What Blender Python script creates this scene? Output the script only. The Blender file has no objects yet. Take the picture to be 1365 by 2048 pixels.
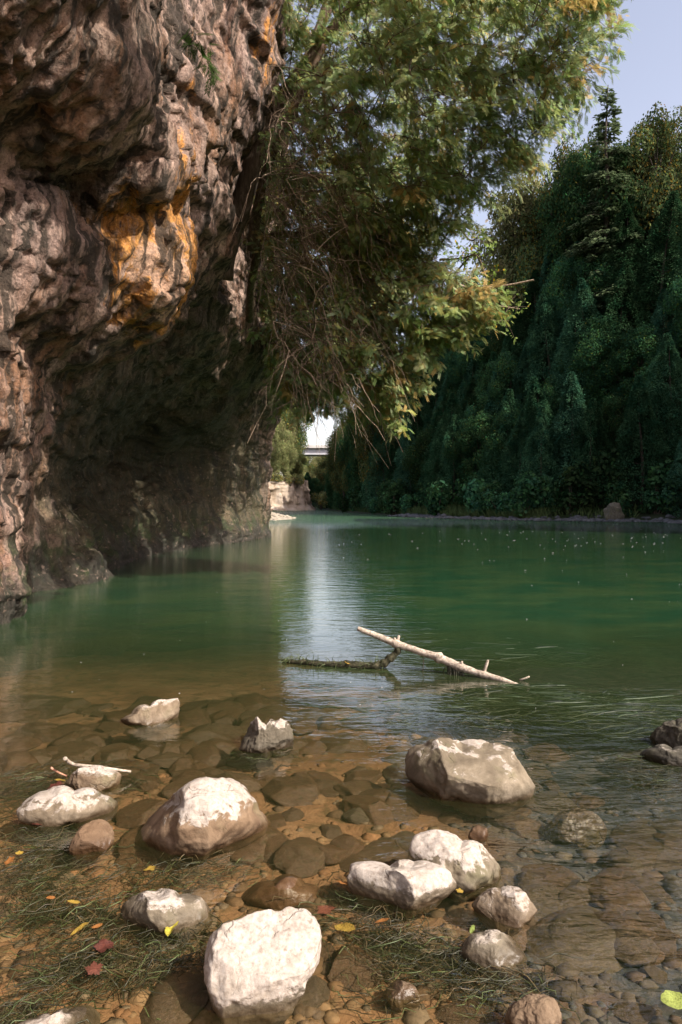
import bpy, bmesh, math, random
import numpy as np
from mathutils import Vector, Matrix

random.seed(7)
RNG = np.random.default_rng(11)
SC = bpy.context.scene
COL = SC.collection

# ------------------------------------------------------------------ camera
F = 1365.0                      # focal length in photo pixels (24 mm on a 36 mm tall frame)
CXP, HORIZ = 682.5, 1008.0
CAMH = 1.35
cam_d = bpy.data.cameras.new('camera')
cam = bpy.data.objects.new('camera', cam_d)
COL.objects.link(cam)
cam.location = (0, 0, CAMH)
cam.rotation_euler = (math.radians(90), 0, 0)
cam_d.sensor_fit = 'VERTICAL'
cam_d.sensor_height = 36.0
cam_d.lens = 24.0
cam_d.shift_y = -(1024 - HORIZ) / 2048.0
cam_d.clip_start = 0.05
cam_d.clip_end = 3000
SC.camera = cam

# ------------------------------------------------------------------ light
SUN_AZ, SUN_EL = math.radians(-34), math.radians(41)     # azimuth from +X
w = bpy.data.worlds.new('World')
SC.world = w
w.use_nodes = True
nt = w.node_tree
nt.nodes.clear()
wo = nt.nodes.new('ShaderNodeOutputWorld')
bg = nt.nodes.new('ShaderNodeBackground')
sky = nt.nodes.new('ShaderNodeTexSky')
sky.sky_type = 'NISHITA'
sky.sun_disc = False
sky.sun_elevation = SUN_EL
sky.sun_rotation = math.pi / 2 - SUN_AZ
sky.air_density = 1.0
sky.dust_density = 2.0
sky.ozone_density = 1.5
tint = nt.nodes.new('ShaderNodeMixRGB')
tint.blend_type = 'MULTIPLY'
tint.inputs[0].default_value = 1
tint.inputs[2].default_value = (1.28, 1.0, 0.90, 1)
nt.links.new(sky.outputs[0], tint.inputs[1])
desat = nt.nodes.new('ShaderNodeHueSaturation')
desat.inputs['Saturation'].default_value = 0.74
nt.links.new(tint.outputs[0], desat.inputs['Color'])
nt.links.new(desat.outputs[0], bg.inputs[0])
bg.inputs[1].default_value = 0.15
nt.links.new(bg.outputs[0], wo.inputs[0])

sd = bpy.data.lights.new('sun', 'SUN')
sd.energy = 3.8
sd.angle = math.radians(0.5)
sd.color = (1.0, 0.93, 0.83)
so = bpy.data.objects.new('sun', sd)
COL.objects.link(so)
to_sun = Vector((math.cos(SUN_EL) * math.cos(SUN_AZ), math.cos(SUN_EL) * math.sin(SUN_AZ), math.sin(SUN_EL)))
so.rotation_euler = to_sun.to_track_quat('Z', 'Y').to_euler()
so.location = (30, -10, 40)

SC.view_settings.view_transform = 'Standard'
SC.view_settings.look = 'None'
SC.view_settings.gamma = 1
SC.view_settings.exposure = 1.05
SC.cycles.max_bounces = 7
SC.cycles.sample_clamp_indirect = 1.2
SC.cycles.transparent_max_bounces = 8
SC.cycles.caustics_reflective = False
SC.cycles.caustics_refractive = False
SC.cycles.use_denoising = True
SC.cycles.use_adaptive_sampling = False


def P(px, py, Y):
    """point seen at photo pixel px,py at distance Y in front of the camera"""
    return np.array([(px - CXP) / F * Y, Y, CAMH - (py - HORIZ) / F * Y])


def W(px, py, z=0.0):
    """point on the horizontal plane z seen at pixel"""
    Y = (CAMH - z) * F / (py - HORIZ)
    return np.array([(px - CXP) / F * Y, Y, z])


# ------------------------------------------------------------------ noise
def _hash(ix, iy, iz, seed):
    h = (ix.astype(np.uint32) * np.uint32(374761393) + iy.astype(np.uint32) * np.uint32(668265263)
         + iz.astype(np.uint32) * np.uint32(2147483647) + np.uint32((seed * 1274126177) & 0xffffffff))
    h = (h ^ (h >> np.uint32(13))) * np.uint32(1274126177)
    h = (h ^ (h >> np.uint32(15))) * np.uint32(2246822519)
    h = h ^ (h >> np.uint32(16))
    return h.astype(np.float64) / 4294967295.0 * 2 - 1


def vnoise(p, seed=0):
    p = np.asarray(p, float)
    i = np.floor(p).astype(np.int64)
    f = p - i
    u = f * f * f * (f * (f * 6 - 15) + 10)
    r = 0
    for dx in (0, 1):
        wx = u[:, 0] if dx else 1 - u[:, 0]
        for dy in (0, 1):
            wy = u[:, 1] if dy else 1 - u[:, 1]
            for dz in (0, 1):
                wz = u[:, 2] if dz else 1 - u[:, 2]
                r = r + wx * wy * wz * _hash(i[:, 0] + dx, i[:, 1] + dy, i[:, 2] + dz, seed)
    return r


def fbm(p, octv=4, seed=0, gain=0.5, ridged=False):
    p = np.asarray(p, float)
    a, r = 1.0, 0
    for o in range(octv):
        n = vnoise(p * (2.03 ** o) + 17.3 * o, seed + o)
        if ridged:
            n = 1 - 2 * np.abs(n)
        r = r + a * n
        a *= gain
    return r


def sstep(a, b, x):
    t = np.clip((x - a) / (b - a), 0, 1)
    return t * t * (3 - 2 * t)


def cells(p, seed=0):
    """one random value per Voronoi cell (for broken, blocky faces)"""
    p = np.asarray(p, float)
    i = np.floor(p).astype(np.int64)
    best = np.full(len(p), 9.0)
    val = np.zeros(len(p))
    for dx in (-1, 0, 1):
        for dy in (-1, 0, 1):
            for dz in (-1, 0, 1):
                c = [i[:, 0] + dx, i[:, 1] + dy, i[:, 2] + dz]
                q = [c[k] + 0.5 + 0.45 * _hash(c[0], c[1], c[2], seed + 31 * k) for k in range(3)]
                d = (p[:, 0] - q[0]) ** 2 + (p[:, 1] - q[1]) ** 2 + (p[:, 2] - q[2]) ** 2
                m = d < best
                best = np.where(m, d, best)
                val = np.where(m, _hash(c[0], c[1], c[2], seed + 200), val)
    return val


def worley(p, seed=0):
    p = np.asarray(p, float)
    i = np.floor(p).astype(np.int64)
    best = np.full(len(p), 9.0)
    for dx in (-1, 0, 1):
        for dy in (-1, 0, 1):
            for dz in (-1, 0, 1):
                c = [i[:, 0] + dx, i[:, 1] + dy, i[:, 2] + dz]
                q = [c[k] + 0.5 + 0.45 * _hash(c[0], c[1], c[2], seed + 31 * k) for k in range(3)]
                d = (p[:, 0] - q[0]) ** 2 + (p[:, 1] - q[1]) ** 2 + (p[:, 2] - q[2]) ** 2
                best = np.minimum(best, d)
    return np.sqrt(best)


# ------------------------------------------------------------------ mesh helpers
def make_mesh(name, V, faces, mat=None, smooth=True, attrs=None, cols=None):
    """faces: list of int arrays (n,k)."""
    V = np.asarray(V, np.float32)
    if isinstance(faces, np.ndarray):
        faces = [faces]
    faces = [np.asarray(f, np.int32) for f in faces if len(f)]
    me = bpy.data.meshes.new(name)
    nl = sum(f.size for f in faces)
    nf = sum(len(f) for f in faces)
    me.vertices.add(len(V))
    me.vertices.foreach_set('co', V.ravel())
    me.loops.add(nl)
    me.loops.foreach_set('vertex_index', np.concatenate([f.ravel() for f in faces]))
    me.polygons.add(nf)
    tot = np.concatenate([np.full(len(f), f.shape[1], np.int32) for f in faces])
    st = np.concatenate([[0], np.cumsum(tot)[:-1]]).astype(np.int32)
    me.polygons.foreach_set('loop_start', st)
    me.polygons.foreach_set('loop_total', tot)
    me.polygons.foreach_set('use_smooth', np.full(nf, smooth))
    for k, a in (attrs or {}).items():
        at = me.attributes.new(k, 'FLOAT', 'POINT')
        at.data.foreach_set('value', np.asarray(a, np.float32))
    for k, a in (cols or {}).items():
        at = me.attributes.new(k, 'FLOAT_COLOR', 'POINT')
        a = np.asarray(a, np.float32)
        if a.shape[1] == 3:
            a = np.hstack([a, np.ones((len(a), 1), np.float32)])
        at.data.foreach_set('color', a.ravel())
    me.update(calc_edges=True)
    me.validate()
    if mat:
        me.materials.append(mat)
    return me


def link(name, me, parent=None, loc=(0, 0, 0)):
    o = bpy.data.objects.new(name, me)
    COL.objects.link(o)
    if parent is not None:
        o.parent = parent
    o.location = loc
    return o


def tag(o, label=None, cat=None, group=None, kind=None):
    if label:
        o['label'] = label
    if cat:
        o['category'] = cat
    if group:
        o['group'] = group
    if kind:
        o['kind'] = kind
    return o


def empty(name, loc, label, cat, group=None):
    o = bpy.data.objects.new(name, None)
    COL.objects.link(o)
    o.location = loc
    o.empty_display_size = 0.2
    return tag(o, label, cat, group)


def grid_faces(nu, nv):
    a = np.arange(nu * nv).reshape(nu, nv)
    return np.stack([a[:-1, :-1].ravel(), a[1:, :-1].ravel(), a[1:, 1:].ravel(), a[:-1, 1:].ravel()], 1)


class MB:
    def __init__(s):
        s.V, s.F, s.C, s.n = [], [], [], 0

    def add(s, V, Fs, c=None):
        V = np.asarray(V, float)
        s.V.append(V)
        for f in (Fs if isinstance(Fs, list) else [Fs]):
            s.F.append(np.asarray(f) + s.n)
        s.n += len(V)
        s.C.append(np.tile(np.asarray(c if c is not None else (1, 1, 1), float), (len(V), 1)) if (c is None or np.ndim(c) == 1) else np.asarray(c, float))

    def tube(s, pts, rad, k=6, c=None, cap=True, rough=0.0, seed=0):
        pts = np.asarray(pts, float)
        n = len(pts)
        rad = np.broadcast_to(np.asarray(rad, float), (n,))
        T = np.gradient(pts, axis=0)
        T /= np.linalg.norm(T, axis=1)[:, None] + 1e-9
        ref = np.array([0.31, 0.2, 0.93])
        A = np.cross(T, ref)
        A /= np.linalg.norm(A, axis=1)[:, None] + 1e-9
        B = np.cross(T, A)
        th = np.arange(k) / k * 2 * np.pi
        ring = A[:, None, :] * np.cos(th)[None, :, None] + B[:, None, :] * np.sin(th)[None, :, None]
        R = np.repeat(rad[:, None], k, 1)
        if rough:
            q = (pts[:, None, :] + ring * 0.5 * rad[:, None, None]).reshape(-1, 3)
            R = R * (1 + rough * fbm(q / max(rad.max(), 1e-3) * 0.8, 3, seed).reshape(n, k))
        V = (pts[:, None, :] + ring * R[:, :, None]).reshape(-1, 3)
        i = np.arange(n - 1)[:, None] * k
        j = np.arange(k)[None, :]
        j2 = (j + 1) % k
        Fq = np.stack([(i + j).ravel(), (i + j2).ravel(), (i + k + j2).ravel(), (i + k + j).ravel()], 1)
        fs = [Fq]
        if cap:
            V = np.vstack([V, pts[:1], pts[-1:]])
            a, b = n * k, n * k + 1
            jj = np.arange(k)
            fs.append(np.stack([np.full(k, a), (jj + 1) % k, jj], 1))
            fs.append(np.stack([np.full(k, b), (n - 1) * k + jj, (n - 1) * k + (jj + 1) % k], 1))
        s.add(V, fs, c)

    def build(s, name, mat, smooth=True, off=None):
        V = np.vstack(s.V)
        if off is not None:
            V = V - np.asarray(off)
        by = {}
        for f in s.F:
            by.setdefault(f.shape[1], []).append(f)
        return make_mesh(name, V, [np.vstack(v) for v in by.values()], mat, smooth, cols={'tint': np.vstack(s.C)})


def curve(p0, p1, sag, n=8, jit=0.0, rng=RNG, side=None):
    p0, p1 = np.asarray(p0, float), np.asarray(p1, float)
    t = np.linspace(0, 1, n)[:, None]
    q = p0 + (p1 - p0) * t
    q[:, 2] += sag * 4 * (t * (1 - t))[:, 0]
    if side is not None:
        q += np.asarray(side) * (4 * t * (1 - t))
    if jit:
        d = np.cumsum(rng.normal(0, jit, (n, 3)), 0)
        d -= d[0] + (d[-1] - d[0]) * t
        q += d
    return q


def spline(pts, n):
    pts = np.asarray(pts, float)
    m = len(pts)
    s = np.linspace(0, m - 1, n)
    i = np.clip(s.astype(int), 0, m - 2)
    t = (s - i)[:, None]
    g = lambda k: pts[np.clip(k, 0, m - 1)]
    a, b, c, d = g(i - 1), g(i), g(i + 1), g(i + 2)
    return 0.5 * (2 * b + (c - a) * t + (2 * a - 5 * b + 4 * c - d) * t ** 2 + (3 * b - a - 3 * c + d) * t ** 3)


# ------------------------------------------------------------------ node helpers
class NT:
    def __init__(s, name):
        s.m = bpy.data.materials.new(name)
        s.m.use_nodes = True
        s.t = s.m.node_tree
        s.t.nodes.clear()
        s.out = s.n('ShaderNodeOutputMaterial')

    def n(s, typ, **kw):
        nd = s.t.nodes.new(typ)
        for k, v in kw.items():
            setattr(nd, k, v)
        return nd

    def l(s, a, b):
        s.t.links.new(a, b)

    def set(s, sock, v):
        if isinstance(v, bpy.types.NodeSocket):
            s.l(v, sock)
        elif isinstance(v, (tuple, list)) and len(v) == 3 and sock.type == 'RGBA':
            sock.default_value = (*v, 1)
        else:
            sock.default_value = v

    def coord(s, scale=(1, 1, 1), kind='Object'):
        c = s.n('ShaderNodeTexCoord')
        m = s.n('ShaderNodeMapping')
        m.inputs['Scale'].default_value = scale
        s.l(c.outputs[kind], m.inputs['Vector'])
        return m.outputs[0]

    def noise(s, vec, scale, det=4, rough=0.55, dist=0.0):
        nd = s.n('ShaderNodeTexNoise')
        s.l(vec, nd.inputs['Vector'])
        nd.inputs['Scale'].default_value = scale
        nd.inputs['Detail'].default_value = det
        nd.inputs['Roughness'].default_value = rough
        nd.inputs['Distortion'].default_value = dist
        return nd.outputs[0]

    def ramp(s, fac, stops, interp='LINEAR'):
        r = s.n('ShaderNodeValToRGB')
        r.color_ramp.interpolation = interp
        e = r.color_ramp.elements
        while len(e) < len(stops):
            e.new(0.5)
        for el, (p, c) in zip(e, stops):
            el.position = p
            el.color = (*c, 1) if len(c) == 3 else c
        s.set(r.inputs[0], fac)
        return r.outputs[0]

    def mix(s, fac, a, b, mode='MIX'):
        m = s.n('ShaderNodeMixRGB', blend_type=mode)
        s.set(m.inputs[0], fac)
        s.set(m.inputs[1], a)
        s.set(m.inputs[2], b)
        return m.outputs[0]

    def math(s, op, a, b=0.0, clamp=False):
        m = s.n('ShaderNodeMath', operation=op, use_clamp=clamp)
        s.set(m.inputs[0], a)
        s.set(m.inputs[1], b)
        return m.outputs[0]

    def attr(s, name, typ='GEOMETRY'):
        a = s.n('ShaderNodeAttribute', attribute_name=name, attribute_type=typ)
        return a

    def maprange(s, v, a, b, c=0.0, d=1.0, smooth=False):
        m = s.n('ShaderNodeMapRange')
        if smooth:
            m.interpolation_type = 'SMOOTHSTEP'
        s.set(m.inputs[0], v)
        m.inputs[1].default_value, m.inputs[2].default_value = a, b
        m.inputs[3].default_value, m.inputs[4].default_value = c, d
        return m.outputs[0]

    def bump(s, h, dist, strength=1.0, normal=None):
        b = s.n('ShaderNodeBump')
        s.set(b.inputs['Strength'], strength)
        s.set(b.inputs['Distance'], dist)
        s.l(h, b.inputs['Height'])
        if normal is not None:
            s.l(normal, b.inputs['Normal'])
        return b.outputs[0]

    def pbsdf(s, col, rough=0.8, normal=None, spec=0.3):
        b = s.n('ShaderNodeBsdfPrincipled')
        s.set(b.inputs['Base Color'], col)
        s.set(b.inputs['Roughness'], rough)
        s.set(b.inputs['Specular IOR Level'], spec)
        if normal is not None:
            s.l(normal, b.inputs['Normal'])
        s.l(b.outputs[0], s.out.inputs[0])
        return b


# ------------------------------------------------------------------ materials
def mat_cliff():
    n = NT('cliff_limestone')
    v = n.coord()
    vs = n.coord((1, 1.6, 0.33))
    vf = n.coord((1, 2.2, 0.5))
    big = n.noise(v, 0.55, 4, 0.6, 0.4)
    streak = n.noise(vs, 2.1, 6, 0.66, 0.2)
    fine = n.noise(vf, 7.5, 6, 0.72, 0.2)
    grain = n.noise(v, 26, 5, 0.7)
    base = n.ramp(streak, [(0.30, (0.026, 0.022, 0.018)), (0.43, (0.105, 0.078, 0.060)), (0.52, (0.26, 0.195, 0.155)), (0.66, (0.50, 0.40, 0.33))])
    base = n.mix(n.maprange(fine, 0.36, 0.66), base, n.mix(0.5, base, (0.44, 0.37, 0.31)))
    base = n.mix(n.maprange(big, 0.42, 0.62), base, n.mix(0.5, base, (0.30, 0.255, 0.25)))
    # rusty brown and ochre stains
    rust = n.noise(vs, 1.3, 6, 0.7, 0.3)
    base = n.mix(n.math('MULTIPLY', n.maprange(rust, 0.50, 0.64), 0.6), base, (0.21, 0.10, 0.032))
    oc = n.attr('ochre').outputs['Fac']
    on = n.noise(vs, 2.6, 6, 0.7, 0.3)
    ocm = n.maprange(n.math('ADD', oc, n.math('MULTIPLY', n.math('SUBTRACT', on, 0.5), 2.4)), 0.52, 0.72)
    base = n.mix(n.math('MULTIPLY', ocm, 0.9), base, n.ramp(fine, [(0.35, (0.40, 0.18, 0.03)), (0.6, (0.62, 0.34, 0.09))]))
    pale = n.attr('pale').outputs['Fac']
    pn = n.noise(v, 2.6, 5, 0.65, 0.5)
    pm = n.maprange(n.math('ADD', pale, n.math('MULTIPLY', n.math('SUBTRACT', pn, 0.5), 2.2)), 0.55, 0.75)
    base = n.mix(n.math('MULTIPLY', pm, 0.8), base, n.mix(fine, (0.42, 0.31, 0.24), (0.60, 0.48, 0.39)))
    # black lichen streaks
    blk = n.noise(n.coord((1, 2.0, 0.22)), 3.3, 4, 0.6, 0.5)
    base = n.mix(n.math('MULTIPLY', n.maprange(blk, 0.48, 0.58), 0.88), base, (0.020, 0.020, 0.014))
    # algae and wet film in the cave, with its shade put into the dark colour
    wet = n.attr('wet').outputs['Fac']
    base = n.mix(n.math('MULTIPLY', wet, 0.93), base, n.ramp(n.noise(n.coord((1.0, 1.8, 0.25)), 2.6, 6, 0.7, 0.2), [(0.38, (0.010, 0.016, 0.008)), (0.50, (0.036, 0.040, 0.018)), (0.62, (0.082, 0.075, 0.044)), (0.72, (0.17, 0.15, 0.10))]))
    mossn = n.noise(v, 3.5, 4, 0.6)
    moss = n.math('MULTIPLY', n.attr('moss').outputs['Fac'], n.maprange(mossn, 0.46, 0.58))
    base = n.mix(moss, base, n.mix(fine, (0.014, 0.034, 0.010), (0.045, 0.080, 0.022)))
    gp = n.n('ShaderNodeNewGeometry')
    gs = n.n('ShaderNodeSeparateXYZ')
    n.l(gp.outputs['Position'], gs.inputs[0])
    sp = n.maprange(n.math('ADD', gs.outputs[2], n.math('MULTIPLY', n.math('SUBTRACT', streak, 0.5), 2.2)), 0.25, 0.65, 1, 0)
    base = n.mix(n.math('MULTIPLY', sp, 0.8), base, n.mix(fine, (0.012, 0.014, 0.011), (0.05, 0.05, 0.045)))  # splash band, also painted dark to shade the sunlit cave foot
    base = n.mix(1.0, base, n.maprange(grain, 0.3, 0.7, 0.50, 1.42), 'MULTIPLY')
    pk = n.noise(v, 11, 4, 0.6)
    base = n.mix(n.math('MULTIPLY', n.maprange(pk, 0.60, 0.66), 0.7), base, (0.035, 0.028, 0.024))
    base = n.mix(n.math('MULTIPLY', n.maprange(pk, 0.40, 0.33), 0.35), base, (0.50, 0.42, 0.36))
    base = n.mix(1.0, base, (1.22, 1.05, 0.98), 'MULTIPLY')
    h = n.math('ADD', n.math('MULTIPLY', fine, 1.0), n.math('MULTIPLY', grain, 0.35))
    nm = n.bump(h, 0.09, 1.0)
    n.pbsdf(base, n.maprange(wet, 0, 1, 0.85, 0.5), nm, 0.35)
    return n.m


def mat_rock():
    """river boulders: dry white crust above a water line (object colour R = height of the line), wet brown below"""
    n = NT('river_rock')
    v = n.coord()
    g = n.n('ShaderNodeNewGeometry')
    sep = n.n('ShaderNodeSeparateXYZ')
    n.l(g.outputs['Position'], sep.inputs[0])
    z = sep.outputs[2]
    sepn = n.n('ShaderNodeSeparateXYZ')
    n.l(g.outputs['True Normal'], sepn.inputs[0])
    oi = n.n('ShaderNodeObjectInfo')
    sc = n.n('ShaderNodeSeparateColor')
    n.l(oi.outputs['Color'], sc.inputs[0])
    dry, brown, amp = sc.outputs[0], sc.outputs[1], sc.outputs[2]
    vr = n.n('ShaderNodeVectorMath', operation='ADD')
    n.l(v, vr.inputs[0])
    n.l(oi.outputs['Random'], vr.inputs[1])
    v = vr.outputs[0]
    mid = n.noise(v, 11, 5, 0.62, 0.6)
    big = n.noise(v, 5, 3, 0.6, 0.3)
    fine = n.noise(v, 60, 5, 0.68)
    speck = n.noise(v, 170, 3, 0.6)
    lvl = n.math('SUBTRACT', z, dry)
    lvl = n.math('ADD', lvl, n.math('MULTIPLY', n.math('SUBTRACT', mid, 0.5), n.math('MULTIPLY', amp, 0.75)))
    lvl = n.math('ADD', lvl, n.math('MULTIPLY', n.math('SUBTRACT', big, 0.5), n.math('MULTIPLY', amp, 0.30)))
    lvl = n.math('ADD', lvl, n.math('MULTIPLY', n.math('SUBTRACT', fine, 0.5), 0.035))
    lvl = n.math('ADD', lvl, n.math('MULTIPLY', n.math('SUBTRACT', sepn.outputs[2], 0.55), 0.03))
    crust = n.maprange(lvl, -0.012, 0.014, smooth=True)
    grey = n.ramp(mid, [(0.3, (0.075, 0.065, 0.046)), (0.5, (0.135, 0.120, 0.088)), (0.7, (0.20, 0.178, 0.138))])
    brn = n.ramp(mid, [(0.3, (0.090, 0.050, 0.026)), (0.5, (0.155, 0.096, 0.055)), (0.7, (0.21, 0.142, 0.088))])
    body = n.mix(brown, grey, brn)
    body = n.mix(1.0, body, oi.outputs['Alpha'], 'MULTIPLY')
    body = n.mix(n.maprange(big, 0.52, 0.66), body, n.mix(0.45, body, (0.10, 0.10, 0.045)))
    body = n.mix(n.maprange(speck, 0.60, 0.72), body, n.mix(0.55, body, (0.04, 0.033, 0.022)))
    white = n.ramp(fine, [(0.25, (0.18, 0.145, 0.115)), (0.42, (0.34, 0.29, 0.245)), (0.62, (0.45, 0.40, 0.35))])
    white = n.mix(n.math('MULTIPLY', n.maprange(mid, 0.5, 0.64), 0.45), white, (0.26, 0.215, 0.16))
    body = n.mix(n.maprange(n.math('ADD', z, n.math('MULTIPLY', n.math('SUBTRACT', mid, 0.5), 0.10)), 0.015, 0.085), body, n.mix(1.0, body, (1.25, 1.22, 1.18), 'MULTIPLY'))
    pits = n.maprange(n.noise(v, 34, 3, 0.55), 0.66, 0.70)
    white = n.mix(n.math('MULTIPLY', pits, 0.6), white, (0.16, 0.12, 0.08))
    col = n.mix(crust, body, white)
    wetm = n.maprange(n.math('ADD', z, n.math('MULTIPLY', n.math('SUBTRACT', mid, 0.5), 0.05)), 0.012, 0.045, 1.0, 0.0)
    col = n.mix(n.math('MULTIPLY', wetm, 0.75), col, n.mix(1.0, col, (0.45, 0.36, 0.26), 'MULTIPLY'))
    ck = n.n('ShaderNodeTexVoronoi', feature='DISTANCE_TO_EDGE')
    cw = n.n('ShaderNodeMixRGB')
    cw.inputs[0].default_value = 0.12
    n.l(v, cw.inputs[1])
    cn = n.n('ShaderNodeTexNoise')
    cn.inputs['Scale'].default_value = 9
    cn.inputs['Detail'].default_value = 4
    n.l(v, cn.inputs[0])
    n.l(cn.outputs['Color'], cw.inputs[2])
    n.l(cw.outputs[0], ck.inputs['Vector'])
    ck.inputs['Scale'].default_value = 7
    crack = n.math('MULTIPLY', n.maprange(ck.outputs[0], 0.0, 0.022, 1, 0), n.maprange(big, 0.5, 0.6))
    col = n.mix(n.math('MULTIPLY', crack, 0.35), col, (0.05, 0.04, 0.028))
    h = n.math('ADD', n.math('MULTIPLY', fine, 0.6), n.math('ADD', n.math('MULTIPLY', mid, 1.0), n.math('SUBTRACT', n.math('MULTIPLY', crust, 0.3), n.math('MULTIPLY', crack, 0.6))))
    nm = n.bump(h, 0.005, 0.9)
    rough = n.math('SUBTRACT', 0.85, n.math('MULTIPLY', wetm, 0.55))
    n.pbsdf(col, rough, nm, 0.35)
    return n.m


def mat_bed():
    n = NT('river_silt')
    v = n.coord()
    a = n.noise(v, 1.3, 5, 0.6, 0.4)
    b = n.noise(v, 9, 5, 0.65, 0.4)
    c = n.noise(v, 70, 4, 0.7)
    col = n.ramp(a, [(0.3, (0.125, 0.066, 0.032)), (0.5, (0.215, 0.120, 0.058)), (0.7, (0.27, 0.172, 0.092))])
    col = n.mix(n.maprange(b, 0.50, 0.62), col, n.mix(0.6, col, (0.055, 0.046, 0.018)))
    col = n.mix(n.maprange(c, 0.58, 0.66), col, n.mix(0.55, col, (0.025, 0.02, 0.01)))
    vo = n.n('ShaderNodeTexVoronoi', feature='DISTANCE_TO_EDGE')
    wv = n.n('ShaderNodeMixRGB')
    wv.inputs[0].default_value = 0.14
    n.l(v, wv.inputs[1])
    nz = n.n('ShaderNodeTexNoise')
    nz.inputs['Scale'].default_value = 5
    n.l(v, nz.inputs[0])
    n.l(nz.outputs['Color'], wv.inputs[2])
    n.l(wv.outputs[0], vo.inputs['Vector'])
    vo.inputs['Scale'].default_value = 4.6
    crk = n.math('MULTIPLY', n.maprange(vo.outputs[0], 0.0, 0.045, 1, 0), n.maprange(a, 0.44, 0.56))
    crk = n.math('MULTIPLY', crk, n.maprange(b, 0.42, 0.5))
    col = n.mix(n.math('MULTIPLY', crk, 0.35), col, (0.035, 0.028, 0.014))
    g = n.n('ShaderNodeNewGeometry')
    sx = n.n('ShaderNodeSeparateXYZ')
    n.l(g.outputs['Position'], sx.inputs[0])
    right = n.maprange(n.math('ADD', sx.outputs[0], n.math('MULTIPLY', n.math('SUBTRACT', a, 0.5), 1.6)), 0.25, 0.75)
    col = n.mix(right, col, n.ramp(b, [(0.36, (0.020, 0.024, 0.026)), (0.5, (0.050, 0.052, 0.050)), (0.64, (0.11, 0.095, 0.080))]))  # right side greyer with algae; bluish sky sheen also put into the colour
    h = n.math('ADD', b, n.math('MULTIPLY', crk, -0.3))
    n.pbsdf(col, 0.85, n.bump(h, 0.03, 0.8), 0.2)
    return n.m


def mat_water():
    n = NT('river_water')
    v = n.coord()
    depth = n.attr('depth').outputs['Fac']
    chop = n.attr('chop').outputs['Fac']
    va = n.coord((1.0, 2.6, 1))
    w1 = n.noise(va, 1.7, 3, 0.55, 0.5)
    w2 = n.noise(va, 7.0, 3, 0.55, 0.4)
    w3 = n.noise(n.coord((1.2, 1.6, 1)), 20, 2, 0.5, 0.6)
    h = n.math('ADD', n.math('MULTIPLY', w1, 1.0), n.math('ADD', n.math('MULTIPLY', w2, 0.30), n.math('MULTIPLY', w3, 0.11)))
    nm = n.bump(h, n.math('MULTIPLY', chop, 0.10), 1.0)
    gloss = n.n('ShaderNodeBsdfGlossy')
    gloss.inputs['Roughness'].default_value = 0.03
    gloss.inputs['Color'].default_value = (1, 1, 1, 1)
    n.l(nm, gloss.inputs['Normal'])
    tr = n.n('ShaderNodeBsdfTransparent')
    tr.inputs['Color'].default_value = (0.98, 0.95, 0.86, 1)
    murk = n.n('ShaderNodeBsdfDiffuse')
    clump = n.noise(n.coord((1, 1.5, 1)), 0.8, 4, 0.6, 0.6)
    deep = n.maprange(depth, 0.18, 0.75)
    mc = n.mix(deep, (0.034, 0.046, 0.016), n.mix(n.maprange(clump, 0.38, 0.62), (0.018, 0.062, 0.028), (0.040, 0.080, 0.031)))
    n.set(murk.inputs['Color'], mc)
    gi = n.n('ShaderNodeNewGeometry')
    dn = n.n('ShaderNodeVectorMath', operation='DOT_PRODUCT')
    n.l(gi.outputs['Normal'], dn.inputs[0])
    n.l(gi.outputs['Incoming'], dn.inputs[1])
    path = n.maprange(n.math('ABSOLUTE', dn.outputs['Value']), 0.60, 0.12, 1.0, 1.65)     # longer way through the water at a flat angle
    op = n.math('SUBTRACT', 1.0, n.math('POWER', 2.71828, n.math('MULTIPLY', n.math('MULTIPLY', depth, path), -1.6)))
    body = n.n('ShaderNodeMixShader')
    n.l(op, body.inputs[0])
    n.l(tr.outputs[0], body.inputs[1])
    n.l(murk.outputs[0], body.inputs[2])
    geo = n.n('ShaderNodeNewGeometry')          # Schlick reflectance, the same from above and from below
    dt = n.n('ShaderNodeVectorMath', operation='DOT_PRODUCT')
    n.l(nm, dt.inputs[0])
    n.l(geo.outputs['Incoming'], dt.inputs[1])
    co = n.math('SUBTRACT', 1.0, n.math('ABSOLUTE', dt.outputs['Value']), True)
    refl = n.math('ADD', 0.024, n.math('MULTIPLY', n.math('POWER', co, 4.2), 0.976), True)
    mx = n.n('ShaderNodeMixShader')
    n.l(refl, mx.inputs[0])
    n.l(body.outputs[0], mx.inputs[1])
    n.l(gloss.outputs[0], mx.inputs[2])
    n.l(mx.outputs[0], n.out.inputs[0])
    return n.m


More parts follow.
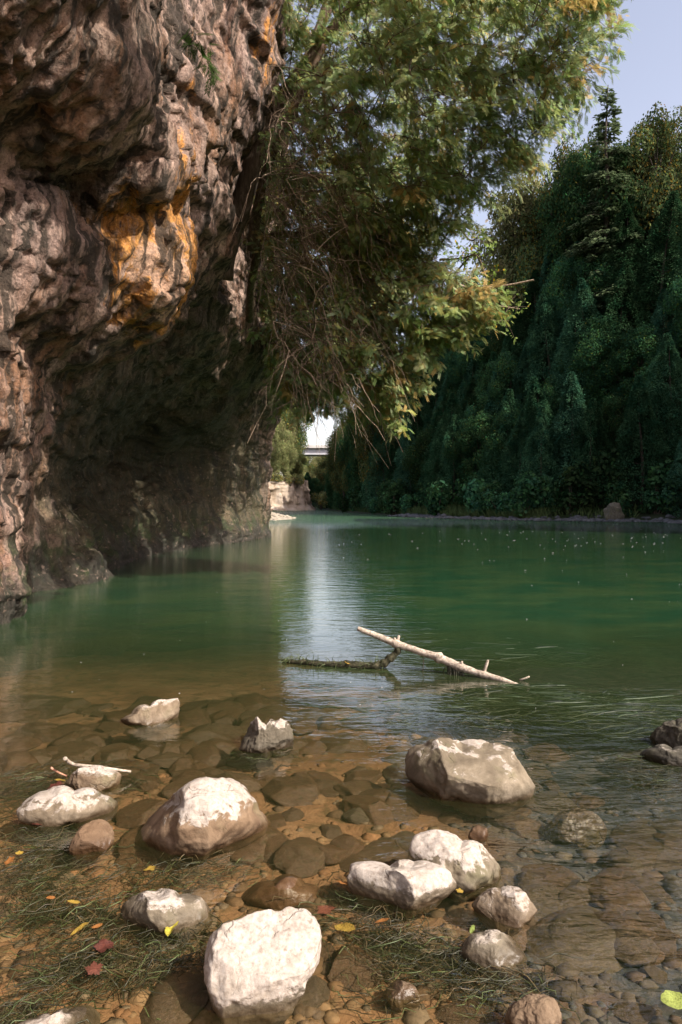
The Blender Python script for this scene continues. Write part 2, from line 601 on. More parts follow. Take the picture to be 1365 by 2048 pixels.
def mat_leaf(name, dark, light, transl=0.35, var=0.35, gloss=0.0):
    """leaf colour from the per-leaf 'tint' attribute times a green; object random shifts it"""
    n = NT(name)
    t = n.attr('tint')
    oi = n.n('ShaderNodeObjectInfo')
    v = n.coord()
    nz = n.noise(v, 1.1, 3, 0.6)
    col = n.mix(n.maprange(nz, 0.35, 0.65), dark, light)
    col = n.mix(1.0, col, t.outputs['Color'], 'MULTIPLY')
    hs = n.n('ShaderNodeHueSaturation')
    n.set(hs.inputs['Hue'], n.maprange(oi.outputs['Random'], 0, 1, 0.5 - 0.03 * var, 0.5 + 0.035 * var))
    n.set(hs.inputs['Value'], n.maprange(oi.outputs['Random'], 0, 1, 1 - var * 0.5, 1 + var * 0.5))
    n.l(col, hs.inputs['Color'])
    d = n.n('ShaderNodeBsdfDiffuse')
    tl = n.n('ShaderNodeBsdfTranslucent')
    n.l(hs.outputs[0], d.inputs[0])
    n.l(hs.outputs[0], tl.inputs[0])
    mx = n.n('ShaderNodeMixShader')
    mx.inputs[0].default_value = transl
    n.l(d.outputs[0], mx.inputs[1])
    n.l(tl.outputs[0], mx.inputs[2])
    last = mx.outputs[0]
    if gloss:
        gl = n.n('ShaderNodeBsdfGlossy')
        gl.inputs['Roughness'].default_value = 0.45
        m2 = n.n('ShaderNodeMixShader')
        m2.inputs[0].default_value = gloss
        n.l(last, m2.inputs[1])
        n.l(gl.outputs[0], m2.inputs[2])
        last = m2.outputs[0]
    n.l(last, n.out.inputs[0])
    return n.m


def mat_bark(name, c0, c1, scale=(14, 14, 2.0), bump=0.02):
    n = NT(name)
    v = n.coord(scale)
    a = n.noise(v, 1.0, 5, 0.65, 0.5)
    f = n.noise(n.coord(), 60, 3, 0.6)
    col = n.ramp(a, [(0.32, tuple(x * 0.45 for x in c0)), (0.5, c0), (0.68, c1)])
    col = n.mix(1.0, col, n.maprange(f, 0.3, 0.7, 0.75, 1.2), 'MULTIPLY')
    t = n.attr('tint')
    col = n.mix(1.0, col, t.outputs['Color'], 'MULTIPLY')
    n.pbsdf(col, 0.85, n.bump(a, bump, 0.9), 0.2)
    return n.m


def mat_plain(name, c0, c1, scale=8, rough=0.8, bump=0.0, spec=0.2, tintattr=False):
    n = NT(name)
    a = n.noise(n.coord(), scale, 5, 0.65, 0.3)
    col = n.ramp(a, [(0.32, c0), (0.66, c1)])
    if tintattr:
        col = n.mix(1.0, col, n.attr('tint').outputs['Color'], 'MULTIPLY')
    nm = n.bump(a, bump, 0.8) if bump else None
    n.pbsdf(col, rough, nm, spec)
    return n.m


M = {
    'cliff': mat_cliff(), 'rock': mat_rock(), 'bed': mat_bed(), 'water': mat_water(),
    'cedar': mat_leaf('cedar_foliage', (0.215, 0.275, 0.085), (0.46, 0.50, 0.25), 0.45, 0.1),
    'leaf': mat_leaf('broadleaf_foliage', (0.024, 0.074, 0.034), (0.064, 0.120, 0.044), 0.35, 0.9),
    'spruce': mat_leaf('spruce_foliage', (0.085, 0.13, 0.065), (0.15, 0.20, 0.10), 0.35, 0.3),
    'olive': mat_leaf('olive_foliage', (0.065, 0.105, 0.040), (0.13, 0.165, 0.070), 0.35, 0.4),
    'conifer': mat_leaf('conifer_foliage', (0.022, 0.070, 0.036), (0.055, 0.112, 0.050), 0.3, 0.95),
    'autumn': mat_leaf('turning_foliage', (0.15, 0.165, 0.065), (0.25, 0.25, 0.115), 0.38, 0.5),
    'bark': mat_bark('cedar_bark', (0.15, 0.105, 0.075), (0.27, 0.20, 0.15)),
    'twig': mat_bark('dead_twig_bark', (0.22, 0.16, 0.115), (0.36, 0.28, 0.21), (20, 20, 20), 0.003),
    'trunk': mat_bark('forest_bark', (0.06, 0.048, 0.036), (0.13, 0.105, 0.08), (8, 8, 1.5), 0.03),
    'palebark': mat_bark('pale_dead_wood', (0.40, 0.33, 0.26), (0.58, 0.50, 0.42), (30, 30, 30), 0.004),
    'wetwood': mat_bark('wet_mossy_wood', (0.035, 0.034, 0.018), (0.085, 0.075, 0.045), (40, 40, 40), 0.008),
    'soil': mat_plain('forest_floor', (0.014, 0.024, 0.010), (0.034, 0.042, 0.018), 0.7, 0.95, 0.2),
    'bankrock': mat_plain('shaded_bank_rock', (0.05, 0.045, 0.035), (0.16, 0.14, 0.11), 0.5, 0.9, 0.4),
    'weed': mat_plain('water_weed', (0.9, 0.9, 0.9), (1, 1, 1), 8, 0.45, 0, 0.5, True),
    'pebble': mat_plain('silted_pebble', (0.6, 0.6, 0.6), (1.2, 1.2, 1.2), 40, 0.8, 0.003, 0.2, True),
    'litter': mat_plain('fallen_leaf', (0.35, 0.33, 0.3), (1.15, 1.1, 1.1), 9, 0.5, 0, 0.4, True),
    'foam': mat_plain('foam', (0.5, 0.5, 0.5), (0.75, 0.75, 0.75), 30, 0.6),
    'stone': mat_plain('pale_shore_stone', (0.04, 0.042, 0.045), (0.12, 0.12, 0.125), 1.4, 0.85, 0.1),
    'gravel': mat_plain('gravel_bar_stones', (0.20, 0.17, 0.12), (0.45, 0.39, 0.31), 2.2, 0.9, 0.1),
    'grass': mat_plain('bank_grass', (0.035, 0.07, 0.02), (0.09, 0.12, 0.04), 0.7, 0.8, 0, 0.2),
    'concrete': mat_plain('bridge_concrete', (0.42, 0.40, 0.38), (0.55, 0.53, 0.50), 0.4, 0.8),
    'girder': mat_plain('bridge_girder_paint', (0.42, 0.42, 0.45), (0.52, 0.52, 0.55), 0.4, 0.5),
    'rail': mat_plain('bridge_rail_paint', (0.5, 0.55, 0.52), (0.62, 0.66, 0.62), 0.4, 0.5),
}


def mat_farcliff():
    n = NT('far_pale_limestone')
    a = n.noise(n.coord((1, 1, 0.35)), 0.7, 5, 0.65, 0.5)
    b = n.noise(n.coord((0.5, 0.5, 3)), 0.6, 4, 0.6)
    col = n.ramp(a, [(0.3, (0.19, 0.135, 0.09)), (0.45, (0.37, 0.295, 0.22)), (0.7, (0.46, 0.39, 0.325))])
    col = n.mix(n.math('MULTIPLY', n.maprange(b, 0.56, 0.66), 0.5), col, (0.16, 0.12, 0.08))
    n.pbsdf(col, 0.9, n.bump(a, 0.4, 0.8), 0.2)
    return n.m


M['farcliff'] = mat_farcliff()


# ------------------------------------------------------------------ terrain functions
def XR(Y):
    return np.interp(Y, [-60, 0, 10, 20, 35, 50, 57.6, 68, 102, 184, 260, 420], [58, 44, 36, 23, 22.5, 25, 14.2, 8.8, 1.6, -5.6, -16, -60])  # unseen near stretch drawn in to shade the far bank


def XL(Y):
    return np.interp(Y, [-60, -10, 3, 8, 31, 34, 45, 58, 66, 76, 92, 130, 184, 260, 420],
                     [-5, -4.6, -4.4, -4.4, -4.4, -5.5, -7.0, -6.6, -4.3, -6.8, -9.5, -13.0, -10.5, -24, -72])


def bed_profile(Y):
    return np.interp(Y, [-6, 0, 1.4, 2.4, 3.4, 4.4, 5.4, 7, 9, 12, 18], [0.5, 0.05, -0.045, -0.080, -0.13, -0.20, -0.30, -0.48, -0.78, -1.3, -2.0])


def bed_z(x, y):
    x, y = np.asarray(x, float), np.asarray(y, float)
    p = np.stack([x, y, np.zeros_like(x)], -1).reshape(-1, 3)
    n = fbm(p * 0.9, 3, 5).reshape(x.shape) * 0.022 * np.clip(y / 3, 0.5, 2.5)
    n2 = fbm(p * 5.0, 4, 9).reshape(x.shape) * 0.010
    right = -0.03 * sstep(0.3, 1.6, x) * sstep(1.2, 2.2, y)
    return bed_profile(y) + n + n2 + right


def terrain_z(x, y):
    x, y = np.asarray(x, float), np.asarray(y, float)
    dr = x - XR(y)
    dr = dr * np.interp(y, [40, 48, 52, 58, 64, 80], [1.0, 0.85, 0.62, 0.58, 0.78, 0.95])                      # the bank runs askew there
    dl = XL(y) - x
    s = np.interp(y, [0, 20, 38, 46, 52, 70, 82, 100, 150, 200, 300], [1.0, 1.7, 1.75, 1.25, 1.0, 0.80, 0.70, 0.62, 0.60, 0.55, 0.6])  # unseen near bank raised to throw shade on the far wood
    zr = np.interp(dr, [-30, -3, 0, 1.5, 4, 7, 11, 15, 40, 300], [-2.2, -0.7, 0.0, 0.45, 1.3, 6, 19.5, 22, 24, 30]) * np.where(dr > 4, s, 1)
    sl = np.interp(y, [-60, 31, 36, 60, 66, 80, 110, 125, 200, 300], [0, 0, 0.25, 0.12, 0.06, 0.07, 0.2, 0.4, 0.7, 1.0])
    zl = np.interp(dl, [-30, -3, 0, 1.0, 4, 8, 14, 40, 300], [-2.2, -0.7, 0.0, 0.4, 2.0, 8, 13, 18, 26])
    zl = np.where(dl > 0, zl * np.maximum(sl, 0.02), zl)
    zl = np.where((y < 33) & (dl > 0), -0.7, zl)              # the cliff object stands here
    z = np.maximum(zr, zl)
    z = np.where((dr < 0) & (dl < 0) & (y > 60), np.maximum(z, -0.6), z)
    p = np.stack([x, y, np.zeros_like(x)], -1).reshape(-1, 3)
    nz = fbm(p * 0.25, 4, 21).reshape(x.shape)
    z = z + nz * np.clip(np.maximum(dr, dl), 0, 8) * 0.10 * np.where((y < 33) & (dl > 0), 0, 1)
    near = sstep(18, 12, y) * sstep(-12, -8, x) * sstep(14, 10, x)
    zb = bed_profile(y) - 0.12
    return np.where(near > 0, z * (1 - near) + zb * near, z)


# ------------------------------------------------------------------ terrain mesh (one sheet to the horizon)
xs = np.unique(np.concatenate([np.linspace(-400, -40, 25), np.linspace(-40, 60, 161), np.linspace(60, 400, 25)]))
ys = np.unique(np.concatenate([np.linspace(-80, -6, 20), np.linspace(-6, 130, 170), np.linspace(130, 320, 90), np.linspace(320, 900, 30)]))
gx, gy = np.meshgrid(xs, ys, indexing='ij')
gz = terrain_z(gx, gy)
far = sstep(330, 420, gy)
gz = gz * (1 - far) + (20 + 8 * np.sin(gx * 0.02)) * far
V = np.stack([gx, gy, gz], -1).reshape(-1, 3)
tag(link('terrain', make_mesh('terrain', V, grid_faces(len(xs), len(ys)), M['soil'])), 'dark wooded river banks and hill slopes', None, None, 'structure')

# near river bed, finely modelled
xs = np.linspace(-7, 8.5, 420)
ys = np.concatenate([np.linspace(-2.5, 1.2, 20), np.linspace(1.25, 6.5, 260), np.linspace(6.6, 14, 60)])
gx, gy = np.meshgrid(xs, ys, indexing='ij')
gz = bed_z(gx, gy)
V = np.stack([gx, gy, gz], -1).reshape(-1, 3)
tag(link('riverbed', make_mesh('riverbed', V, grid_faces(len(xs), len(ys)), M['bed'])), 'brown silty bed of the shallows', None, None, 'structure')

# water surface
xs = np.unique(np.concatenate([np.linspace(-80, -8, 13), np.linspace(-8, 10, 91), np.linspace(10, 70, 31)]))
ys = np.unique(np.concatenate([np.linspace(-4, 14, 91), np.linspace(14, 110, 97), np.linspace(110, 420, 63)]))
gx, gy = np.meshgrid(xs, ys, indexing='ij')
tz = np.where(gy < 13, bed_z(gx, gy), terrain_z(gx, gy))
dep = np.clip(-tz, 0, 3)
dep = np.where(gy > 12, np.maximum(dep, 0.9), dep)
chop = np.interp(gy, [0, 3.2, 5.5, 9, 20, 36, 44, 54, 80, 140, 300], [0.05, 0.05, 0.06, 0.075, 0.10, 0.14, 0.5, 2.0, 2.4, 3.0, 3.5])
rap = sstep(0.1, 0.9, gx + 0.12 * np.sin(gy * 3)) * sstep(1.2, 1.8, gy) * sstep(4.6, 3.4, gy)
rap2 = sstep(0.9, 2.0, gx) * sstep(3.4, 4.4, gy) * sstep(5.6, 4.8, gy)
chop = chop + 0.60 * rap + 0.15 * rap2
V = np.stack([gx, gy, np.zeros_like(gx)], -1).reshape(-1, 3)
tag(link('water', make_mesh('water', V, grid_faces(len(xs), len(ys)), M['water'], attrs={'depth': dep.ravel(), 'chop': chop.ravel()})),
    'green river water', None, None, 'structure')


# ------------------------------------------------------------------ the overhanging cliff
def build_cliff():
    pts = []
    for a in [(0, 1235, 8.1), (50, 1200, 9.6), (100, 1180, 10.7), (180, 1160, 12.1), (240, 1136, 14.4), (300, 1115, 17.2), (400, 1093, 21.7),
              (470, 1085, 24.2), (537, 1068, 30.7),
              # cave
              (100, 1060, 11.8), (150, 1040, 13.4), (200, 1010, 16.0), (260, 1000, 18.5), (330, 1020, 20.5), (420, 1020, 23.0),
              (120, 930, 13.4), (160, 890, 15.6), (220, 880, 18.2), (270, 870, 20.0), (330, 900, 22.0), (400, 950, 23.5), (470, 960, 25.0), (525, 980, 29.0),
              (300, 775, 14.8), (220, 775, 13.0), (390, 770, 18.0), (400, 850, 20.5), (480, 790, 22.5), (520, 850, 26.5), (150, 790, 11.8),
              # recessed grey face right of the nose
              (390, 650, 14.2), (480, 620, 18.0), (450, 700, 17.2), (525, 700, 21.5), (548, 800, 26), (556, 840, 28.5), (530, 920, 30),
              (380, 590, 13.6), (345, 620, 13.6), (335, 690, 14.2),
              # nose
              (310, 560, 9.3), (338, 470, 9.2), (297, 630, 9.6), (322, 520, 9.25), (270, 685, 10.6), (200, 715, 11.0), (120, 735, 9.8), (220, 560, 8.9), (150, 600, 8.4), (60, 700, 8.3),
              (250, 420, 8.9), (345, 440, 9.6),
              # left edge
              (0, 1080, 7.9), (0, 960, 7.6), (50, 960, 8.9), (0, 850, 7.2), (40, 800, 8.0), (0, 700, 6.9), (0, 560, 6.8), (80, 560, 7.6), (70, 850, 10.2),
              # under the diagonal ledge
              (100, 450, 7.5), (200, 420, 8.6), (0, 380, 6.8), (140, 340, 8.2), (50, 300, 7.0),
              (280, 350, 8.4), (200, 262, 7.4), (100, 190, 6.3), (0, 110, 5.5),
              # upper face
              (0, 0, 4.9), (150, 0, 6), (300, 0, 8), (450, 0, 10), (545, 0, 11.6), (300, 200, 8.5), (400, 200, 9.8), (500, 140, 11), (548, 160, 11.9),
              (478, 270, 11.8), (440, 400, 11.6), (400, 330, 10.5), (380, 500, 10.7), (438, 500, 12.0), (400, 450, 10.9)]:
        pts.append(P(*a))
    raw = [(-3.6, 2, 0), (-3.4, 2, 3), (-2.9, 2, 6), (-4.2, 5, 0), (-3.9, 5, 2), (-3.3, 5, 4), (-3.9, -2, 0), (-3.6, -2, 4), (-3, -2, 8),
           (-2.9, 13.6, 8), (-2.9, 13.6, 6.6), (-3.0, 15, 9.3), (-2.9, 17, 9), (-2.7, 20, 9), (-2.7, 25, 9), (-3.4, 30, 8),
           (-1.9, 5, 8), (-1.6, 8, 9.5), (-1.0, 11, 11), (-1.6, 14, 12), (-2, 20, 13), (-2.5, 28, 13), (-2, 2, 9), (-1.6, 0, 11), (-1.4, 8, 13), (-1.2, 12, 14),
           (-5.2, 36, 0), (-4.8, 36, 5), (-4.6, 36, 12), (-7, 44, 0), (-7, 44, 6), (-7, 44, 13)]
    pts += [np.array(r, float) for r in raw]
    pts = np.array(pts)
    ctr = pts.copy()
    for q in pts[:9]:
        ctr = np.vstack([ctr, q + np.array([0.25, 0, -1.0])])
    a = ctr[:, 1:3] * np.array([0.75, 1.0])
    X = ctr[:, 0]
    n = len(a)

    def phi(r2):
        return 0.5 * r2 * np.log(r2 + 1e-9)
    K = phi(((a[:, None] - a[None]) ** 2).sum(-1)) + np.eye(n) * 0.006
    Q = np.hstack([np.ones((n, 1)), a])
    A = np.block([[K, Q], [Q.T, np.zeros((3, 3))]])
    wgt = np.linalg.solve(A, np.concatenate([X, np.zeros(3)]))
    # grid: fine where it shows
    Yg = np.concatenate([np.linspace(-2, 4.3, 14), np.geomspace(4.45, 33, 470), np.linspace(33.5, 44, 14)])
    Zg = np.concatenate([np.linspace(-1.3, -0.2, 6), np.linspace(-0.15, 9.6, 330), np.linspace(9.7, 14, 24)])
    gy, gz = np.meshgrid(Yg, Zg, indexing='ij')
    q = np.stack([gy.ravel(), gz.ravel()], 1) * np.array([0.75, 1.0])
    gX = np.empty(len(q))
    for i in range(0, len(q), 20000):
        c = q[i:i + 20000]
        gX[i:i + 20000] = phi(((c[:, None] - a[None]) ** 2).sum(-1)) @ wgt[:n] + np.hstack([np.ones((len(c), 1)), c]) @ wgt[n:]
    V = np.stack([gX, gy.ravel(), gz.ravel()], 1)
    nu, nv = len(Yg), len(Zg)

    def normals(V):
        G = V.reshape(nu, nv, 3)
        N = np.cross(np.gradient(G, axis=0), np.gradient(G, axis=1)).reshape(-1, 3)
        N /= np.linalg.norm(N, axis=1)[:, None] + 1e-9
        return np.where(N[:, :1] < 0, -N, N)
    N = normals(V)
    wv = np.stack([fbm(V * 0.9, 2, 51), fbm(V * 0.9, 2, 52), fbm(V * 0.9, 2, 53)], 1) * 0.16
    S = V + wv
    flute = fbm(S * np.array([1.6, 2.2, 0.26]), 4, 61, 0.5, True)
    scal = 0.62 - worley(S * np.array([1.0, 1.1, 0.8]), 71)
    scal2 = 0.62 - worley(S * np.array([2.8, 2.8, 2.0]) + 5, 72)
    broad = fbm(V * np.array([0.5, 0.5, 0.7]), 3, 41)
    ledge = fbm(S * np.array([0.35, 0.35, 2.2]), 3, 81, 0.5, True)
    blk = cells(S * np.array([0.9, 1.1, 0.7]) + 0.25 * np.stack([fbm(V * 2.2, 3, 311), fbm(V * 2.2, 3, 312), fbm(V * 2.2, 3, 313)], 1), 301)
    blk2 = cells(S * np.array([2.6, 3.2, 1.8]) + 0.3 * np.stack([fbm(V * 5, 3, 321), fbm(V * 5, 3, 322), fbm(V * 5, 3, 323)], 1), 305)
    d = 0.30 * broad + 0.11 * flute + 0.05 * scal + 0.09 * ledge + 0.085 * blk + 0.014 * blk2
    fade = sstep(-2, 4, V[:, 1])
    V = V + N * (d * 0.8 * fade)[:, None]
    N = normals(V)
    fine = fbm(V * np.array([4.5, 6.0, 1.5]), 4, 91, 0.55, True)
    fine2 = fbm(V * 9, 4, 95, 0.6)
    blk3 = cells(V * np.array([6, 7, 4.0]) + 0.3 * np.stack([fine2, fine, fine2], 1), 331)
    pit = np.clip(0.34 - worley(V * np.array([3.4, 3.4, 3.0]) + 0.2 * np.stack([fine, fine2, fine], 1), 341), 0, 1) * (vnoise(V * 0.8, 342) > -0.1)
    V = V + N * (0.022 * fine + 0.014 * fine2 + 0.006 * blk3 - 0.09 * pit)[:, None] * fade[:, None]
    N = normals(V)
    # colour masks in cliff coordinates
    Y, Z = V[:, 1], V[:, 2]

    def blob(px, py, Yc, ry, rz):
        c = P(px, py, Yc)
        return np.exp(-(((Y - c[1]) / ry) ** 2 + ((Z - c[2]) / rz) ** 2))
    ochre = 0.85 * blob(305, 470, 9.4, 1.2, 1.0) + 0.75 * blob(300, 600, 9.9, 0.8, 0.6) + 0.5 * blob(520, 90, 11.3, 1.0, 1.3) + 0.35 * blob(330, 80, 8.6, 1.2, 1.2) + 0.4 * blob(10, 950, 7.7, 0.7, 0.5) + 0.3 * blob(190, 580, 8.7, 0.6, 0.6)
    pale = 0.7 * blob(250, 520, 9.2, 0.7, 0.7) + 0.7 * blob(255, 610, 9.6, 0.5, 0.35) + 0.45 * blob(400, 150, 9.8, 1.6, 1.6) + 0.5 * blob(10, 750, 7, 0.8, 0.8) + 0.55 * sstep(24, 29, Y) * sstep(1.0, 3.0, Z) + 0.3 * blob(390, 915, 21, 1.2, 0.4)
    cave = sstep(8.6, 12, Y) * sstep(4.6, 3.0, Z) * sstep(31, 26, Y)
    wet = np.clip(cave * 0.8 + sstep(0.7, 0.1, Z) + 0.4 * sstep(6.5, 4.8, Z) * sstep(11, 15, Y), 0, 1)  # waterline damp plus painted shade of the cave hollow
    moss = sstep(1.3, 0.3, Z) * sstep(0.05, 0.25, Z) * 0.9
    # back of the block
    Fq = grid_faces(nu, nv)
    nb = len(V)
    topi = np.arange(nu) * nv + nv - 1
    Vb = V[topi].copy()
    Vb[:, 0] = -30
    Vb[:, 2] = 16
    Vall = np.vstack([V, Vb])
    Ft = np.stack([topi[:-1], topi[1:], nb + np.arange(1, nu), nb + np.arange(nu - 1)], 1)
    z0 = np.zeros(nu)
    cat = lambda m: np.concatenate([m, z0])
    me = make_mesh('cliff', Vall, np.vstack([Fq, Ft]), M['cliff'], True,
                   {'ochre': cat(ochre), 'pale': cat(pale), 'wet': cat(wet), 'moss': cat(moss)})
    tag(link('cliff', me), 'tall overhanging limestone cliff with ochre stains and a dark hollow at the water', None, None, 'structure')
    return V


CL = build_cliff()

# ------------------------------------------------------------------ spray of cedar foliage
def spray_template(nf=8):
    """flat fan of scale leaves: unit length along +x, in the xy plane"""
    V, Fq = [], []

    def leaf(b, d, L, wd):
        d = d / np.linalg.norm(d)
        s = np.array([-d[1], d[0], 0])
        i = len(V)
        V.extend([b, b + d * L * 0.5 + s * wd, b + d * L, b + d * L * 0.5 - s * wd])
        Fq.append([i, i + 1, i + 2, i + 3])
    for k in range(nf):
        t = 0.08 + 0.70 * k / nf
        L = (0.30, 0.40)[k % 2] * (1 - 0.40 * t)
        for sg in (-1, 1):
            b = np.array([t + 0.03 * sg, 0, 0])
            leaf(b, np.array([0.82, sg * 0.60, 0.0]), L, 0.028)
    leaf(np.array([0.0, 0, 0]), np.array([1.0, 0, 0]), 1.0, 0.02)
    V = np.array(V)
    V[:, 2] = -0.25 * V[:, 0] ** 2 + 0.35 * V[:, 1] ** 2
    return V, np.array(Fq)


SPV, SPF = spray_template()


def frames(d, up):
    """rotation matrices whose x axis is d and whose z axis is near up"""
    d = d / (np.linalg.norm(d, axis=1)[:, None] + 1e-9)
    y = np.cross(up, d)
    y /= np.linalg.norm(y, axis=1)[:, None] + 1e-9
    z = np.cross(d, y)
    return np.stack([d, y, z], -1)


def scatter(TV, TF, pos, R, size, tint):
    n, k = len(pos), len(TV)
    V = np.einsum('nij,kj->nki', R, TV) * size[:, None, None] + pos[:, None, :]
    Fs = (TF[None] + (np.arange(n) * k)[:, None, None]).reshape(-1, TF.shape[1])
    C = np.repeat(tint, k, 0)
    return V.reshape(-1, 3), Fs, C


def inpoly(px, py, poly):
    poly = np.asarray(poly, float)
    x0, y0 = poly[:, 0], poly[:, 1]
    x1, y1 = np.roll(x0, -1), np.roll(y0, -1)
    c = ((y0[None] > py[:, None]) != (y1[None] > py[:, None])) & (px[:, None] < (x1 - x0)[None] * (py[:, None] - y0[None]) / (y1 - y0 + 1e-9)[None] + x0[None])
    return c.sum(1) % 2 == 1


def edge_dist(px, py, poly):
    poly = np.asarray(poly, float)
    a, b = poly, np.roll(poly, -1, 0)
    p = np.stack([px, py], 1)
    ab = (b - a)[None]
    t = np.clip(((p[:, None] - a[None]) * ab).sum(-1) / ((ab ** 2).sum(-1) + 1e-9), 0, 1)
    return np.sqrt((((p[:, None] - a[None] - ab * t[..., None])) ** 2).sum(-1)).min(1)


SUNNY = [P(300, 500, 9.4), P(515, 100, 11.3), P(260, 610, 9.6), P(20, 900, 7.8), P(310, 60, 8.2), P(420, 190, 10)]  # cliff spots kept sunlit by dropping boughs that cross their sun rays


def cedar(name, label, poly, depth_fn, thick, nbough, trunk_pts, trunk_r, seed, bare=None, sparse=None, brownfrac=0.06, dens=None, extra=None):
    rng = np.random.default_rng(seed)
    base = np.array(trunk_pts[0], float)
    root = empty(name, base, label, 'tree', 'cedars growing out of the cliff')
    poly = np.asarray(poly, float)
    lo, hi = poly.min(0), poly.max(0)
    # trunk
    tb = MB()
    tp = spline(trunk_pts, 40)
    tb.tube(tp, np.interp(np.linspace(0, 1, 40), np.linspace(0, 1, len(trunk_r)), trunk_r), 14, None, True, 0.18, seed)
    # bough centres
    cand = []
    while len(cand) < nbough:
        q = lo + (hi - lo) * rng.random((400, 2))
        q = q[inpoly(q[:, 0], q[:, 1], poly)]
        if dens is not None:
            q = q[rng.random(len(q)) < dens(q[:, 0], q[:, 1])]
        cand.extend(q.tolist())
    q = np.array(cand[:nbough])
    ed = edge_dist(q[:, 0], q[:, 1], poly)
    ed = np.where(q[:, 1] < 5, 200, ed)
    prof = np.sqrt(np.clip(ed / 170.0, 0.03, 1))
    Y = depth_fn(q[:, 0], q[:, 1]) + thick * prof * rng.uniform(-1, 1, nbough)
    C = np.stack([(q[:, 0] - CXP) / F * Y, Y, CAMH - (q[:, 1] - HORIZ) / F * Y], 1)
    if extra is not None:
        C = np.vstack([C, extra])
        q = np.vstack([q, np.full((len(extra), 2), 900.0)])
        ts = np.array(to_sun)
        for lp in SUNNY:
            w_ = C - lp
            keep = np.linalg.norm(w_ - np.outer(w_ @ ts, ts), axis=1) > 0.75
            C, q = C[keep], q[keep]
    lim = tb
    twg = MB()
    nbough = len(C)
    order = np.argsort(np.linalg.norm(C - tp[20], axis=1))
    nodes = [tp[k] for k in range(6, 40, 2)]
    SP, SD, SS, ST, SU = [], [], [], [], []
    for oi_, bi in enumerate(order):
        c = C[bi]
        nd = np.array(nodes)
        dd = np.linalg.norm(nd - c, axis=1) + 0.35 * np.maximum(nd[:, 0] - c[0], 0) * 2
        j = int(np.argmin(dd))
        s = nd[j]
        L = np.linalg.norm(c - s)
        out = c - s
        out[2] *= 0.5
        out /= np.linalg.norm(out) + 1e-6
        droop = np.array([0, 0, -1.0])
        ax = out * 0.9 + droop * rng.uniform(0.0, 0.55) + rng.normal(0, 0.22, 3) + np.array([0.25, -0.1, 0])
        ax /= np.linalg.norm(ax)
        blen = rng.uniform(0.55, 1.0)
        b0, b1 = c - ax * blen * 0.5, c + ax * blen * 0.5
        if L > 0.02:
            r = 0.006 + 0.007 * min(L, 2.0)
            lim.tube(curve(s, b0, 0.10 * L, 6, 0.02 * L, rng), np.linspace(r, r * 0.55, 6), 5, (0.8, 0.8, 0.8), False)
        axis = curve(b0, b1, 0.10, 7, 0.02, rng)
        twg.tube(axis, np.linspace(0.009, 0.003, 7), 4, (0.8, 0.75, 0.7), False)
        nodes.append(b0)
        if rng.random() < 0.35:
            nodes.append(axis[4])
        ns = int(rng.integers(62, 84))
        if sparse is not None:
            f = sparse(q[bi, 0], q[bi, 1])
            ns = int(ns * f)
        browny = rng.random() < brownfrac * 0.6
        up = np.array([0.45, -0.65, 0.6]) + rng.normal(0, 0.28, 3)
        for k in range(ns):
            t = rng.uniform(0.05, 1.05)
            p = axis[0] + (axis[-1] - axis[0]) * t + rng.normal(0, 0.05, 3)
            sg = rng.choice((-1, 1))
            side = np.cross(ax, up)
            side /= np.linalg.norm(side)
            d = ax * rng.uniform(0.3, 1.0) + side * sg * rng.uniform(0.2, 1.1) + droop * rng.uniform(-0.1, 0.4) + rng.normal(0, 0.28, 3)
            SP.append(p)
            SD.append(d)
            SU.append(up + rng.normal(0, 0.3, 3))
            SS.append(rng.uniform(0.10, 0.21))
            v = rng.uniform(0.6, 1.25)
            if browny or rng.random() < brownfrac:
                ST.append(np.array([1.35, 0.86, 0.72]) * v)
            else:
                ST.append(np.array([rng.uniform(0.75, 1.15), 1.0, rng.uniform(0.7, 1.3)]) * v)
    V, Fs, Cc = scatter(SPV, SPF, np.array(SP), frames(np.array(SD), np.array(SU)), np.array(SS), np.array(ST))
    me = make_mesh('crown', V - base, Fs, M['cedar'], False, cols={'tint': Cc})
    link('crown', me, root)
    if bare:
        for (poly2, num, Y0, Y1, lmin, lmax, dirv) in bare:
            poly2 = np.asarray(poly2, float)
            l2, h2 = poly2.min(0), poly2.max(0)
            k = 0
            while k < num:
                a = l2 + (h2 - l2) * rng.random(2)
                if not inpoly(a[:1], a[1:], poly2)[0]:
                    continue
                k += 1
                p0 = P(a[0], a[1], rng.uniform(Y0, Y1))
                L = rng.uniform(lmin, lmax)
                d = np.array(dirv) + rng.normal(0, 0.33, 3)
                d /= np.linalg.norm(d)
                r = rng.uniform(0.004, 0.011)
                g = rng.uniform(0.6, 2.0)
                cv = curve(p0, p0 + d * L, rng.uniform(-0.12, 0.22) * L, 8, 0.03 * L, rng)
                nd = np.array(nodes)
                nn_ = nd[np.argmin(np.linalg.norm(nd - p0, axis=1))]
                full = np.vstack([curve(nn_, p0, 0.05, 5)[:-1], cv])
                twg.tube(full, np.linspace(r, r * 0.35, 12), 4, (g, g, g), False)
                if rng.random() < 0.6:
                    d2 = d + rng.normal(0, 0.6, 3)
                    twg.tube(curve(cv[4], cv[4] + d2 * L * 0.4, 0.04, 5, 0.02 * L, rng), np.linspace(r * 0.7, r * 0.25, 5), 3, (g, g, g), False)
    link('trunk', tb.build('trunk', M['bark'], True, base), root)
    link('twigs', twg.build('twigs', M['twig'], True, base), root)
    return root


